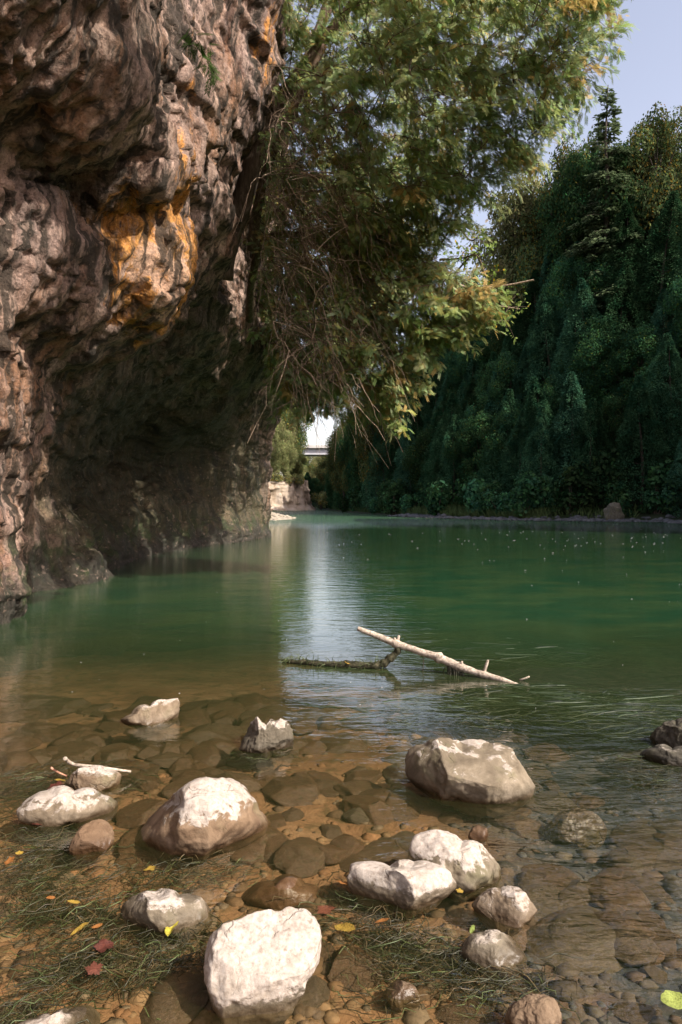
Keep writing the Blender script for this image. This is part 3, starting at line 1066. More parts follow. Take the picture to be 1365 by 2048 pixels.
UP_POLY = [(455, -60), (530, 0), (560, 130), (520, 240), (540, 330), (640, 420), (700, 520), (770, 540), (850, 500), (905, 470), (940, 420), (1000, 400), (1030, 350),
           (1060, 310), (1105, 260), (1150, 215), (1165, 150), (1180, 95), (1205, 40), (1225, 0), (1240, -60)]
LO_POLY = [(530, 300), (600, 330), (700, 400), (800, 470), (860, 520), (900, 545), (960, 560), (985, 590), (975, 640), (925, 680), (880, 710), (845, 740), (840, 790), (815, 825), (775, 858), (740, 848),
           (700, 832), (660, 832), (615, 818), (580, 830), (548, 810), (530, 700), (520, 560), (520, 420)]


def dep_up(px, py):
    return 12.4 - 2.9 * np.clip((px - 560) / 620, 0, 1) + 0.6 * np.clip((py - 300) / 250, 0, 1)


def dep_lo(px, py):
    return 13.6 - 2.2 * np.clip((px - 560) / 400, 0, 1)


xr = np.random.default_rng(404)
OVER = np.stack([xr.uniform(-1.2, 2.0, 190), xr.uniform(4.0, 13, 190), xr.uniform(6.2, 13.5, 190)], 1)  # unseen crown above the frame, spread to dapple and shade the cliff
OVER = OVER[(CAMH - OVER[:, 2]) / OVER[:, 1] * F + HORIZ < -60]
FOOT_SHADE = np.stack([xr.uniform(-5.2, -4.2, 500), xr.uniform(8.8, 20, 500), xr.uniform(0.2, 2.8, 500)], 1) + np.array(to_sun) * xr.uniform(6.5, 12, (500, 1))  # unseen boughs added along sun rays to shade the cave foot
FOOT_SHADE = FOOT_SHADE[(CAMH - FOOT_SHADE[:, 2]) / FOOT_SHADE[:, 1] * F + HORIZ < -60]
OVER = np.vstack([OVER, FOOT_SHADE[:170]])

cedar('cedar_tree', 'large cedar leaning out from the cliff top, its sunlit crown against the sky', UP_POLY, dep_up, 1.7, 580,
      [P(452, 560, 13.4), P(462, 470, 13.2), P(490, 380, 13.0), P(522, 280, 13.0), P(570, 190, 13.2), P(640, 90, 13.2), P(740, -40, 12.6), P(850, -200, 11.5)],
      [0.15, 0.20, 0.21, 0.18, 0.13, 0.09, 0.07, 0.04], 101,
      bare=[([(520, 120), (700, 150), (760, 420), (640, 520), (520, 400)], 230, 10.6, 12.8, 0.5, 1.5, (0.45, -0.1, -0.9))],
      sparse=lambda x, y: 0.35 if (x < 680 and y > 180) else 1.0, extra=OVER)
cedar('cedar_tree', 'lower cedar hanging beside the cliff with bare brown twigs and pale green tips', LO_POLY, dep_lo, 1.5, 460,
      [P(500, 640, 16.2), P(505, 560, 15.2), P(530, 480, 14.4), P(600, 470, 13.9), P(690, 520, 13.3), P(800, 620, 12.8), P(860, 700, 12.4)],
      [0.10, 0.09, 0.07, 0.055, 0.045, 0.03, 0.02], 202,
      bare=[([(520, 350), (620, 380), (760, 560), (740, 760), (560, 780), (530, 560)], 380, 11.4, 13.6, 0.5, 1.7, (0.40, -0.05, -0.9))],
      sparse=lambda x, y: 0.3 if (x < 680 and y < 740) else 1.0, brownfrac=0.12)
BACK_POLY = [(520, -60), (1000, -60), (980, 200), (860, 420), (820, 560), (760, 690), (700, 760), (600, 790), (545, 760), (530, 500), (520, 200)]  # inner cedar, largely hidden, added to shade the cave and fill gaps
DEEP_SHADE = np.stack([xr.uniform(-5.4, -3.6, 900), xr.uniform(12, 30, 900), xr.uniform(0.2, 3.6, 900)], 1) + np.array(to_sun) * xr.uniform(3.5, 11, (900, 1))  # boughs added along sun rays behind the front crowns, shading the cave
_q = np.stack([CXP + DEEP_SHADE[:, 0] / DEEP_SHADE[:, 1] * F, HORIZ - (DEEP_SHADE[:, 2] - CAMH) / DEEP_SHADE[:, 1] * F], 1)
DEEP_SHADE = DEEP_SHADE[inpoly(_q[:, 0], _q[:, 1], BACK_POLY) & (DEEP_SHADE[:, 1] > 13)][:330]
cedar('cedar_tree', 'dark cedar standing in the shade behind the two nearer cedars', BACK_POLY, lambda x, y: 19.0 + 0 * x, 3.4, 700,
      [P(515, 520, 20.5), P(540, 380, 19.8), P(590, 200, 19), P(660, 0, 18.5), P(720, -200, 18)],
      [0.2, 0.2, 0.18, 0.14, 0.08], 303, brownfrac=0.12, dens=lambda x, y: np.where((x < 800) & (y > 330), 1.0, 0.45), extra=DEEP_SHADE)


# second, greyer stem beside the main cedar trunk
def dead_stem():
    p = [P(505, 500, 14.2), P(515, 420, 13.7), P(545, 310, 13.2), P(600, 190, 12.9), P(650, 90, 12.6)]
    root = empty('cedar_tree', p[0], 'pale grey dead cedar stem beside the leaning brown trunk', 'tree', 'cedars growing out of the cliff')
    b = MB()
    b.tube(spline(p, 30), np.linspace(0.12, 0.05, 30), 10, (1.4, 1.35, 1.35), True, 0.2, 5)
    rng = np.random.default_rng(8)
    t = b
    sp = spline(p, 30)
    for k in range(26):
        s = sp[rng.integers(2, 28)]
        L = rng.uniform(0.4, 1.3)
        d = np.array([rng.uniform(-0.1, 0.6), rng.uniform(-0.6, 0.1), -0.8]) * L
        t.tube(curve(s, s + d, 0.12 * L, 8, 0.03, rng), np.linspace(0.012, 0.004, 8), 4, (0.9, 0.9, 0.9), False)
    link('trunk', b.build('trunk', M['bark'], True, p[0]), root)


dead_stem()

# ------------------------------------------------------------------ leafy shrub branch below the cedar
LEAF4V = np.array([[0, 0, 0], [0.5, 0.33, 0.06], [1, 0, -0.05], [0.5, -0.33, 0.06]])
LEAF4F = np.array([[0, 1, 2, 3]])


def shrub():
    rng = np.random.default_rng(77)
    base = P(700, 540, 13.6)
    root = empty('leafy_shrub', base, 'thin broadleaf branch with small round leaves and bare pale tips reaching over the river', 'shrub')
    st = MB()
    lines = [[(700, 540), (780, 530), (840, 545), (875, 500), (910, 445), (960, 400)],
             [(840, 545), (865, 590), (880, 620), (930, 600)],
             [(700, 560), (800, 560), (880, 545), (930, 575), (1000, 573), (1068, 560)],
             [(880, 620), (930, 590), (990, 610), (1040, 618)],
             [(800, 660), (870, 650), (920, 640), (960, 640), (1018, 642)],
             [(900, 560), (950, 510), (975, 565)], [(910, 445), (940, 480), (955, 475)], [(880, 520), (930, 515), (960, 500)]]
    sp = []
    for i, l in enumerate(lines):
        Y = [12.8 - 0.8 * k / (len(l) - 1) + 0.15 * math.sin(i * 2.1 + k) for k in range(len(l))]
        c = spline([P(x, y, yy) for (x, y), yy in zip(l, Y)], 26)
        g = 1.6 if i in (2, 3, 4) else 0.55
        st.tube(c, np.linspace(0.036 if i < 3 else 0.020, 0.016 if i == 2 else 0.009, 26), 5, (g, g, g), False)
        sp.append(c)
    pos, d, up, sz, ti = [], [], [], [], []
    tw = st
    for i, c in enumerate(sp):
        for k in range(46 if i < 2 else 14):
            p = c[rng.integers(6, 26 if i != 2 else 20)]
            L = rng.uniform(0.12, 0.5)
            dd = rng.normal(0, 1, 3) + np.array([0.3, 0, 0.0])
            dd /= np.linalg.norm(dd)
            e = p + dd * L
            tw.tube(curve(p, e, 0.02, 5, 0.01, rng), np.linspace(0.006, 0.002, 5), 3, (0.8, 0.8, 0.8), False)
            for m in range(rng.integers(4, 9)):
                pos.append(p + (e - p) * rng.uniform(0.3, 1.05) + rng.normal(0, 0.03, 3))
                d.append(rng.normal(0, 1, 3) + np.array([0, 0, -0.6]))
                up.append(rng.normal(0, 1, 3))
                sz.append(rng.uniform(0.045, 0.10))
                v = rng.uniform(0.5, 1.1)
                ti.append(np.array([0.8, 1.0, 0.6]) * v if rng.random() > 0.12 else np.array([2.0, 1.2, 0.3]) * v)
    link('stem', st.build('stem', M['twig'], True, base), root)
    V, Fs, C = scatter(LEAF4V, LEAF4F, np.array(pos), frames(np.array(d), np.array(up)), np.array(sz), np.array(ti))
    link('leaves', make_mesh('leaves', V - base, Fs, M['cedar'], False, cols={'tint': C}), root)


shrub()


# hanging green sprig in front of the upper cliff
def sprig():
    base = P(360, -30, 8.0)
    rng = np.random.default_rng(5)
    root = empty('cedar_sprig', base, 'small green cedar sprig hanging on a thin stem in front of the upper cliff', 'plant')
    st = MB()
    c = spline([P(355, -30, 8.0), P(372, 30, 7.9), P(390, 75, 7.85), P(412, 110, 7.8), P(435, 165, 7.8)], 20)
    st.tube(c, np.linspace(0.006, 0.003, 20), 4, (0.7, 0.7, 0.7), False)
    link('stem', st.build('stem', M['twig'], True, base), root)
    pos, d, up, sz, ti = [], [], [], [], []
    for k in range(46):
        i = rng.integers(8, 20)
        pos.append(c[i] + rng.normal(0, 0.04, 3))
        d.append(np.array([rng.uniform(-1, 1), rng.uniform(-.3, .3), rng.uniform(-0.7, 0.2)]))
        up.append(np.array([0, -0.6, 0.8]) + rng.normal(0, 0.3, 3))
        sz.append(rng.uniform(0.12, 0.24))
        ti.append(np.array([0.5, 0.8, 0.5]) * rng.uniform(0.25, 0.55))
    V, Fs, C = scatter(SPV, SPF, np.array(pos), frames(np.array(d), np.array(up)), np.array(sz), np.array(ti))
    link('foliage', make_mesh('foliage', V - base, Fs, M['cedar'], False, cols={'tint': C}), root)


sprig()


_ib = bmesh.new()
bmesh.ops.create_icosphere(_ib, subdivisions=6, radius=1)
B6V = np.array([v.co[:] for v in _ib.verts])
B6F = np.array([[v.index for v in f.verts] for f in _ib.faces])
_ib.free()
_ib = bmesh.new()
bmesh.ops.create_icosphere(_ib, subdivisions=4, radius=1)
B4V = np.array([v.co[:] for v in _ib.verts])
B4F = np.array([[v.index for v in f.verts] for f in _ib.faces])
_ib.free()


# ------------------------------------------------------------------ forest tree prototypes
def crown_cards(rng, centers, radii, per, size, tilt=0.7, shell=0.55, tv=(0.55, 1.35), flat=1.0):
    pos, d, up, sz, ti = [], [], [], [], []
    for c, r in zip(centers, radii):
        n = int(per * r * r)
        u = rng.normal(0, 1, (n, 3))
        u /= np.linalg.norm(u, axis=1)[:, None]
        rr = (shell + (1 - shell) * rng.random(n) ** 0.7) * r * (1 + 0.25 * vnoise(u * 2.5 + c, 3))
        p = c + u * rr[:, None] * np.array([1, 1, flat])
        pos.append(p)
        dd = np.cross(u, rng.normal(0, 1, (n, 3))) + np.array([0, 0, -0.35])
        d.append(dd)
        up.append(u + rng.normal(0, tilt, (n, 3)) + np.array([0, 0, 0.4]))
        sz.append(rng.uniform(0.7, 1.3, n) * size)
        cv = rng.uniform(*tv)
        ti.append((cv * rng.uniform(0.7, 1.3, n))[:, None] * np.array([1, 1, 1]) * (1 + rng.normal(0, 0.08, (n, 3))))
    return [np.concatenate(a) for a in (pos, d, up, sz, ti)]


def broadleaf(seed, H=10.0, Wd=3.6, mat='leaf', card=0.185, warm=0.0):
    rng = np.random.default_rng(seed)
    tr = MB()
    top = np.array([rng.normal(0, 0.4), rng.normal(0, 0.4), H * 0.86])
    tp = curve((0, 0, -0.4), top, 0, 12, 0.12, rng)
    tr.tube(tp, np.linspace(0.22, 0.04, 12) * H / 10, 8, None, False, 0.1, seed)
    cs, rs = [], []
    for k in range(24):
        t = 0.26 + 0.72 * (k + rng.random()) / 24
        a = k * 2.4 + rng.normal(0, 0.4)
        prof = math.sin(min(1, (t - 0.18) / 0.5) * math.pi / 2) * (1 - 0.75 * max(0, (t - 0.62) / 0.38) ** 1.5)
        R = Wd * prof * rng.uniform(0.45, 0.85)
        c = np.array([math.cos(a) * R, math.sin(a) * R, H * t])
        cs.append(c)
        rs.append(rng.uniform(0.95, 1.6) * Wd / 3.6 * (0.8 if t > 0.8 else 1))
        s = tp[min(11, int(t * 11 * 0.85))]
        tr.tube(curve(s, c, 0.3, 6, 0.05, rng), np.linspace(0.06, 0.02, 6) * H / 10, 5, None, False)
    pos, d, up, sz, ti = crown_cards(rng, cs, rs, 640, card, shell=0.4)
    if warm:
        m = rng.random(len(ti)) < warm
        ti[m] *= np.array([2.1, 1.15, 0.6])
    V, Fs, C = scatter(LEAF4V, LEAF4F, pos, frames(d, up), sz, ti)
    return {'trunk': tr.build('trunk', M['trunk']), 'crown': make_mesh('crown', V, Fs, M[mat], False, cols={'tint': C})}


def conifer(seed, H=14.0, Wd=2.6, layers=26, gap=0.0, card=0.30, droop=-0.25, mat='conifer'):
    rng = np.random.default_rng(seed)
    tr = MB()
    tp = curve((0, 0, -0.4), (rng.normal(0, 0.2), rng.normal(0, 0.2), H), 0, 12, 0.06, rng)
    tr.tube(tp, np.linspace(0.22, 0.02, 12) * H / 14, 8, None, False)
    pos, d, up, sz, ti = [], [], [], [], []
    for k in range(layers):
        t = 0.10 + 0.89 * k / (layers - 1)
        R = Wd * (1 - t) ** 0.8 * rng.uniform(0.75, 1.2) + 0.12
        nb = max(4, int(8 * (1 - t) + 4))
        for b in range(nb):
            if rng.random() < gap:
                continue
            a = rng.uniform(0, 2 * math.pi)
            L = R * rng.uniform(0.65, 1.15)
            s = np.array([0, 0, H * t + rng.normal(0, 0.12)])
            e = s + np.array([math.cos(a) * L, math.sin(a) * L, droop * L + 0.15 * (t > 0.8)])
            tr.tube(curve(s, e, 0.06 * L, 4), np.linspace(0.03, 0.008, 4), 3, None, False)
            n = int(16 + 44 * L)
            u = rng.random(n) ** 0.65
            side = np.array([-math.sin(a), math.cos(a), 0])
            w_ = rng.normal(0, 1, n) * 0.28 * L * (1.1 - u) + rng.normal(0, 0.06, n)
            p = s + (e - s) * u[:, None] + side * w_[:, None] + rng.normal(0, 0.05, (n, 3))
            p[:, 2] -= 0.18 * np.abs(w_) + 0.10 * rng.random(n)
            pos.append(p)
            d.append((e - s) / L + side * np.sign(w_)[:, None] * 0.8 + rng.normal(0, 0.2, (n, 3)) + np.array([0, 0, -0.3]))
            up.append(np.array([0, 0, 1]) + rng.normal(0, 0.45, (n, 3)))
            sz.append(card * rng.uniform(0.6, 1.2, n))
            ti.append((rng.uniform(0.6, 1.3) * rng.uniform(0.75, 1.25, n))[:, None] * np.ones(3))
    pos, d, up, sz, ti = [np.concatenate(a) for a in (pos, d, up, sz, ti)]
    TV = LEAF4V * np.array([1, 0.7, 1])
    V, Fs, C = scatter(TV, LEAF4F, pos, frames(d, up), sz, ti)
    return {'trunk': tr.build('trunk', M['trunk']), 'crown': make_mesh('crown', V, Fs, M[mat], False, cols={'tint': C})}


def white_cedar(seed, H=12.0, Wd=2.1):
    """dense feathery column narrowing to a ragged tip"""
    rng = np.random.default_rng(seed)
    tr = MB()
    tp = curve((0, 0, -0.4), (rng.normal(0, 0.2), rng.normal(0, 0.2), H * 0.97), 0, 12, 0.08, rng)
    tr.tube(tp, np.linspace(0.2, 0.02, 12), 8, None, False)
    n = 30000
    t = rng.random(n) ** 0.85
    a = rng.uniform(0, 2 * np.pi, n)
    prof = np.interp(t, [0, 0.08, 0.25, 0.5, 0.8, 1.0], [0.75, 0.95, 1.0, 0.82, 0.42, 0.03]) * Wd
    q = np.stack([np.cos(a) * 1.6, np.sin(a) * 1.6, t * H * 0.55], 1)
    lob = fbm(q * 0.9 + seed, 3, seed)
    R = prof * (1 + 0.34 * lob) * (1 - 0.45 * rng.random(n) ** 2)
    keep = (vnoise(q * 2.2 + seed, seed + 3) > -0.38)
    u = np.stack([np.cos(a), np.sin(a), 0.25 + 0 * a], 1)
    pos = np.stack([np.cos(a) * R, np.sin(a) * R, H * (0.03 + 0.97 * t) - 0.18 * R], 1) + rng.normal(0, 0.06, (n, 3))
    d = u * 0.8 + np.stack([-np.sin(a), np.cos(a), 0 * a], 1) * rng.normal(0, 0.6, (n, 1)) + np.stack([0 * a, 0 * a, rng.uniform(-1.0, 0.15, n)], 1)
    up = u + rng.normal(0, 0.5, (n, 3)) + np.array([0, 0, 0.5])
    sz = rng.uniform(0.09, 0.25, n)
    ti = ((0.95 + 0.5 * lob) * rng.uniform(0.7, 1.3, n))[:, None] * np.ones(3)
    for k in range(10):
        s_ = tp[rng.integers(1, 9)]
        aa = rng.uniform(0, 6.28)
        tr.tube(curve(s_, s_ + np.array([math.cos(aa), math.sin(aa), 0.3]) * 1.3, 0, 4), np.linspace(0.04, 0.01, 4), 4, None, False)
    TV = LEAF4V * np.array([1, 0.8, 1])
    V, Fs, C = scatter(TV, LEAF4F, pos[keep], frames(d[keep], up[keep]), sz[keep], np.clip(ti[keep], 0.3, 2))
    return {'trunk': tr.build('trunk', M['trunk']), 'crown': make_mesh('crown', V, Fs, M['conifer'], False, cols={'tint': C})}


def bush_mesh(seed, mat='leaf', warm=0.0, R=1.6):
    rng = np.random.default_rng(seed)
    tr = MB()
    cs, rs = [], []
    for k in range(9):
        a = rng.uniform(0, 6.28)
        r = rng.uniform(0, 1.2) * R / 1.6
        c = np.array([math.cos(a) * r, math.sin(a) * r, rng.uniform(0.5, 2.4) * R / 1.6])
        cs.append(c)
        rs.append(rng.uniform(0.6, 0.95) * R / 1.6)
        tr.tube(curve((0, 0, -0.3), c, 0, 6, 0.05, rng), np.linspace(0.05, 0.015, 6), 5, None, False)
    pos, d, up, sz, ti = crown_cards(rng, cs, rs, 260 * (1.6 / R) ** 1.2, 0.26 * R / 1.6, shell=0.3)
    if warm:
        m = rng.random(len(ti)) < warm
        ti[m] *= np.array([2.0, 1.2, 0.6])
    V, Fs, C = scatter(LEAF4V, LEAF4F, pos, frames(d, up), sz, ti)
    return {'trunk': tr.build('trunk', M['trunk']), 'crown': make_mesh('crown', V, Fs, M[mat], False, cols={'tint': C})}


def place(name, parts, loc, rz, sc, label, cat='tree', group=None, tilt=(0, 0)):
    r = empty(name, loc, label, cat, group)
    r.rotation_euler = (tilt[0], tilt[1], rz)
    r.scale = sc if hasattr(sc, '__len__') else (sc, sc, sc)
    for k, me in parts.items():
        link(k, me, r)
    return r


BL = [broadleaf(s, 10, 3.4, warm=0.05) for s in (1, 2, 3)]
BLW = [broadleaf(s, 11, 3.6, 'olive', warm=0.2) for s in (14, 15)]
AU = [broadleaf(s, 10, 3.4, 'autumn', card=0.20) for s in (21, 22)]
CF = [white_cedar(s, 13.0, w_) for s, w_ in ((31, 2.5), (32, 2.1), (33, 2.8))]
SPR = conifer(40, 17, 3.0, 34, 0.10, 0.30, -0.22, 'spruce')
BU = [bush_mesh(s) for s in (51, 52)]
BUW = bush_mesh(53, 'autumn', 0.1)


def tz(x, y):
    return float(terrain_z(np.array([float(x)]), np.array([float(y)]))[0])


frng = np.random.default_rng(99)
GRP_SLOPE = 'trees of the shaded wood on the right bank'
L_BL = 'dark green broadleaf tree in the shaded wood on the right bank'
L_CF = 'dark conical evergreen in the shaded wood on the right bank'
L_BU = 'low dark green bush at the foot of the shaded right bank'
L_TOP = 'broadleaf tree with sunlit top along the skyline of the right bank'

bank = [(36.0, 42.0)]
Ys = np.concatenate([np.arange(42, 58, 0.9), np.arange(58, 80, 2.2), np.arange(80, 130, 5.0), np.arange(130, 200, 9)])
bx = XR(Ys)
# walk along the bank line at even arc length
arc = np.concatenate([[0], np.cumsum(np.hypot(np.diff(bx), np.diff(Ys)))])


def bank_at(s):
    y = np.interp(s, arc, Ys)
    x = np.interp(s, arc, bx)
    e = 0.6
    x2, y2 = np.interp(s + e, arc, bx), np.interp(s + e, arc, Ys)
    t = np.array([x2 - x, y2 - y])
    t /= np.linalg.norm(t) + 1e-9
    return np.array([x, y]), np.array([t[1], -t[0]])     # point, inland normal


rows = [(1.6, 'bush', 2.4), (3.4, 'mid', 3.6), (5.6, 'mid', 3.6), (7.6, 'mid', 3.3), (9.3, 'mid', 3.3), (11, 'mid', 3.2), (12.8, 'mid', 3.2), (14.6, 'mid', 3.2), (16.8, 'top', 3.8), (21, 'top', 4.6), (26, 'top', 6.5)]
for dist, kind, step in rows:
    s = frng.uniform(0, step)
    while s < arc[-1]:
        far_f = 1.0 if s < 55 else 1.6
        p, nrm = bank_at(s)
        q = p + nrm * (dist + frng.normal(0, 0.6))
        s += step * far_f * frng.uniform(0.75, 1.25)
        x, y = q
        px = CXP + F * x / y
        if px > 1500 or px < 560:
            continue
        z = tz(x, y) - 0.2
        rz = frng.uniform(0, 6.28)
        if kind == 'bush':
            k = frng.random()
            if k < 0.7:
                place('riverside_bush', BU[frng.integers(0, 2)], (x, y, z), rz, frng.uniform(0.9, 1.7), L_BU, 'bush', 'bushes along the right bank')
            else:
                place('evergreen_tree', CF[frng.integers(0, 3)], (x, y, z), rz, frng.uniform(0.35, 0.6), L_CF, 'tree', GRP_SLOPE)
        elif kind == 'mid':
            if frng.random() < 0.30:
                place('broadleaf_tree', BL[frng.integers(0, 3)], (x, y, z), rz, frng.uniform(0.7, 1.0), L_BL, 'tree', GRP_SLOPE, (frng.normal(0, .05), frng.normal(-.08, .05)))
            else:
                place('evergreen_tree', CF[frng.integers(0, 3)], (x, y, z), rz, frng.uniform(0.6, 0.95), L_CF, 'tree', GRP_SLOPE, (frng.normal(0, .04), frng.normal(-.05, .04)))
        else:
            want = np.interp(px, [600, 700, 860, 930, 1000, 1100, 1180, 1300, 1365, 1500], [860, 800, 620, 535, 440, 345, 300, 245, 225, 150])
            ztop = P(px, want, y)[2]
            sc = np.clip((ztop - z) / 10.6, 0.75, 2.0) * frng.uniform(0.88, 1.03)
            proto = BLW[frng.integers(0, 2)] if frng.random() < 0.8 else BL[frng.integers(0, 3)]  # mostly olive crowns: sunlit tops put into a lighter foliage colour
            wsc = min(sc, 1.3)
            if frng.random() < 0.3:
                place('evergreen_tree', CF[frng.integers(0, 3)], (x, y, z), rz, (1.0, 1.0, sc * 11 / 13), 'evergreen with sunlit tip along the skyline of the right bank', 'tree', 'skyline evergreens of the right bank')
                continue
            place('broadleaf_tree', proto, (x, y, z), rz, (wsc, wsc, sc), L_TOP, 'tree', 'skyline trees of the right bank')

# the spruce standing above the skyline, the pale yellowish tree left of it, the bare snag
sp_x, sp_y = 0.39 * 66, 66
place('spruce_tree', SPR, (sp_x, sp_y, tz(sp_x, sp_y) - 0.2), 0.6, (1.55, 1.55, (P(1215, 172, sp_y)[2] - tz(sp_x, sp_y)) / 17.0), 'tall pointed spruce rising above all other trees on the skyline')
au_x, au_y = 0.262 * 80, 80.0
place('broadleaf_tree', AU[0], (au_x, au_y, tz(au_x, au_y) - 0.2), 1.0, (1.75, 1.75, (P(1050, 350, au_y)[2] - tz(au_x, au_y)) / 10.5), 'pale yellow-green broadleaf tree left of the bare snag on the skyline')


def snag():
    x, y = 0.33 * 74, 74.0
    z = tz(x, y)
    ztop = P(1122, 250, y)[2]
    H = ztop - z
    root = empty('bare_snag', (x, y, z), 'bare white dead tree between the spruce and the yellowish tree', 'tree')
    b = MB()
    tp = curve((0, 0, -0.3), (-0.5, 0, H), 0, 14, 0.08, frng)
    b.tube(tp, np.linspace(0.22, 0.03, 14), 7, None, False)
    t = b
    for k in range(16):
        s = tp[frng.integers(6, 13)]
        L = frng.uniform(0.8, 2.6)
        a = frng.uniform(0, 6.28)
        t.tube(curve(s, s + np.array([math.cos(a) * L, math.sin(a) * L, 0.55 * L]), -0.1, 6, 0.06, frng), np.linspace(0.06, 0.015, 6), 4, None, False)
    link('trunk', b.build('trunk', M['palebark']), root)


snag()

# ------------------------------------------------------------------ far end of the valley
def far_cliff():
    U = np.linspace(0, 1, 90)
    Zs = np.linspace(-0.6, 6.2, 44)
    path = spline([(-30, 128, 0), (-19, 134, 0), (-13.5, 138, 0), (-9.6, 142, 0), (-7.6, 147, 0), (-7.8, 156, 0), (-12, 168, 0)], 90)
    gx = np.repeat(path[:, 0][:, None], 44, 1)
    gy = np.repeat(path[:, 1][:, None], 44, 1)
    gz = np.repeat(Zs[None], 90, 0)
    slope = np.interp(gz, [-1, 0, 1.2, 6.5], [1.8, 1.2, 0.0, -0.7])
    T = np.gradient(path, axis=0)
    Nx, Ny = T[:, 1], -T[:, 0]
    l = np.hypot(Nx, Ny)
    Nx, Ny = Nx / l, Ny / l
    V = np.stack([gx, gy, gz], -1).reshape(-1, 3)
    dn = slope.ravel() + 0.9 * fbm(V * 0.35, 4, 131, 0.5, True) * 0.6 + 0.35 * fbm(V * np.array([0.9, 0.9, 0.4]), 3, 135)
    V[:, 0] += np.repeat(Nx, 44) * dn
    V[:, 1] += np.repeat(Ny, 44) * dn
    V[:, 2] += np.where(V[:, 2] > 5.8, 0.6 * fbm(V * 0.3, 2, 140), 0)
    nb = len(V)
    top = np.arange(90) * 44 + 43
    Vt = V[top].copy()
    Vt[:, 0] -= 14
    Vt[:, 1] += 6
    Vt[:, 2] += 2
    Fs = np.vstack([grid_faces(90, 44), np.stack([top[:-1], nb + np.arange(89), nb + np.arange(1, 90), top[1:]], 1)])
    tag(link('far_cliff', make_mesh('far_cliff', np.vstack([V, Vt]), Fs, M['farcliff'])), 'small pale sunlit limestone cliff at the far bend', None, None, 'structure')


far_cliff()


def gravel_bar():
    # low stony point in front of the far cliff
    g = np.linspace(0, 1, 40)
    a = np.linspace(0, 2 * math.pi, 61)
    R, A = np.meshgrid(g, a, indexing='ij')
    x = -9.6 + R * np.cos(A) * 5.4
    y = 63.5 + R * np.sin(A) * 11.5
    V0 = np.stack([x, y, 0 * x], -1).reshape(-1, 3)
    z = (0.80 * (1 - R ** 2.0) - 0.10).ravel() + 0.10 * fbm(V0 * 0.9, 4, 33)
    V0[:, 2] = z
    tag(link('gravel_bar', make_mesh('gravel_bar', V0, grid_faces(40, 61), M['gravel'])), 'low sunlit gravel point beyond the end of the cliff', None, None, 'structure')
    rng = np.random.default_rng(3)
    mb = MB()
    for k in range(700):
        r, aa = rng.random() ** 0.5, rng.uniform(0, 6.28)
        x_, y_ = -9.6 + r * math.cos(aa) * 5.4, 63.5 + r * math.sin(aa) * 11.5
        zz = 0.80 * (1 - r * r) - 0.08
        add_stone(mb, (x_, y_, zz), rng.uniform(0.07, 0.22), rng)
    tag(link('gravel_stones', mb.build('gravel_stones', M['gravel'])), 'loose pale stones strewn over the far gravel point', None, None, 'stuff')


_ib = bmesh.new()
bmesh.ops.create_icosphere(_ib, subdivisions=2, radius=1)
ICOV = np.array([v.co[:] for v in _ib.verts])
ICOF = np.array([[v.index for v in f.verts] for f in _ib.faces])
_ib.free()


def add_stone(mb, c, r, rng, flat=0.6):
    V = ICOV * (1 + 0.22 * vnoise(ICOV * 1.6 + rng.uniform(0, 50, 3), 3))[:, None]
    a = rng.uniform(0, 6.28)
    ca, sa = math.cos(a), math.sin(a)
    V = V * np.array([r * rng.uniform(0.8, 1.5), r, r * flat])
    V = np.stack([V[:, 0] * ca - V[:, 1] * sa, V[:, 0] * sa + V[:, 1] * ca, V[:, 2]], 1)
    v = rng.uniform(0.6, 1.2)
    mb.add(V + np.asarray(c), ICOF, (v, v, v))


gravel_bar()

# stony margin of the right bank
srng = np.random.default_rng(17)
mb = MB()
for k in range(900):
    s = srng.uniform(0, np.interp(78, Ys, arc))
    p, nrm = bank_at(s)
    q = p + nrm * srng.normal(-0.2, 0.55)
    add_stone(mb, (q[0], q[1], 0.02 + max(0, tz(q[0], q[1]))), abs(srng.normal(0.10, 0.09)) + 0.05, srng)
tag(link('shore_stones', mb.build('shore_stones', M['stone'])), 'narrow strip of grey stones along the waterline of the right bank', None, None, 'stuff')


def grass():
    rng = np.random.default_rng(23)
    n = 16000
    s = rng.uniform(np.interp(52, Ys, arc), np.interp(150, Ys, arc), n)
    s = np.where(rng.random(n) < 0.5, rng.uniform(np.interp(56, Ys, arc), np.interp(75, Ys, arc), n), s)
    pos = []
    for k in range(n):
        p, nrm = bank_at(s[k])
        q = p + nrm * rng.uniform(0.6, 3.0)
        pos.append((q[0], q[1], 0.0))
    pos = np.array(pos)
    pos[:, 2] = terrain_z(pos[:, 0], pos[:, 1]) - 0.05
    d = np.array([0, 0, 1.0]) + rng.normal(0, 0.3, (n, 3))
    up = rng.normal(0, 1, (n, 3))
    TV = np.array([[0, -0.06, 0], [0, 0.06, 0], [0.6, 0.04, 0.08], [1, 0, 0.25]])
    V, Fs, C = scatter(TV, LEAF4F, pos, frames(d, up), rng.uniform(0.35, 0.9, n), np.ones((n, 3)))
    tag(link('bank_grass', make_mesh('bank_grass', V, Fs, M['grass'], False)), 'long grass along the foot of the right bank', None, None, 'stuff')


grass()

# trees at the far end
def topped(proto, px, Y, z, top_py, H, w, lab, cat='tree', group=None, name='broadleaf_tree', rz=0.0):
    x = (px - CXP) / F * Y
    zs = (P(px, top_py, Y)[2] - z) / H
    return place(name, proto, (x, Y, z), rz, (w, w, zs), lab, cat, group)


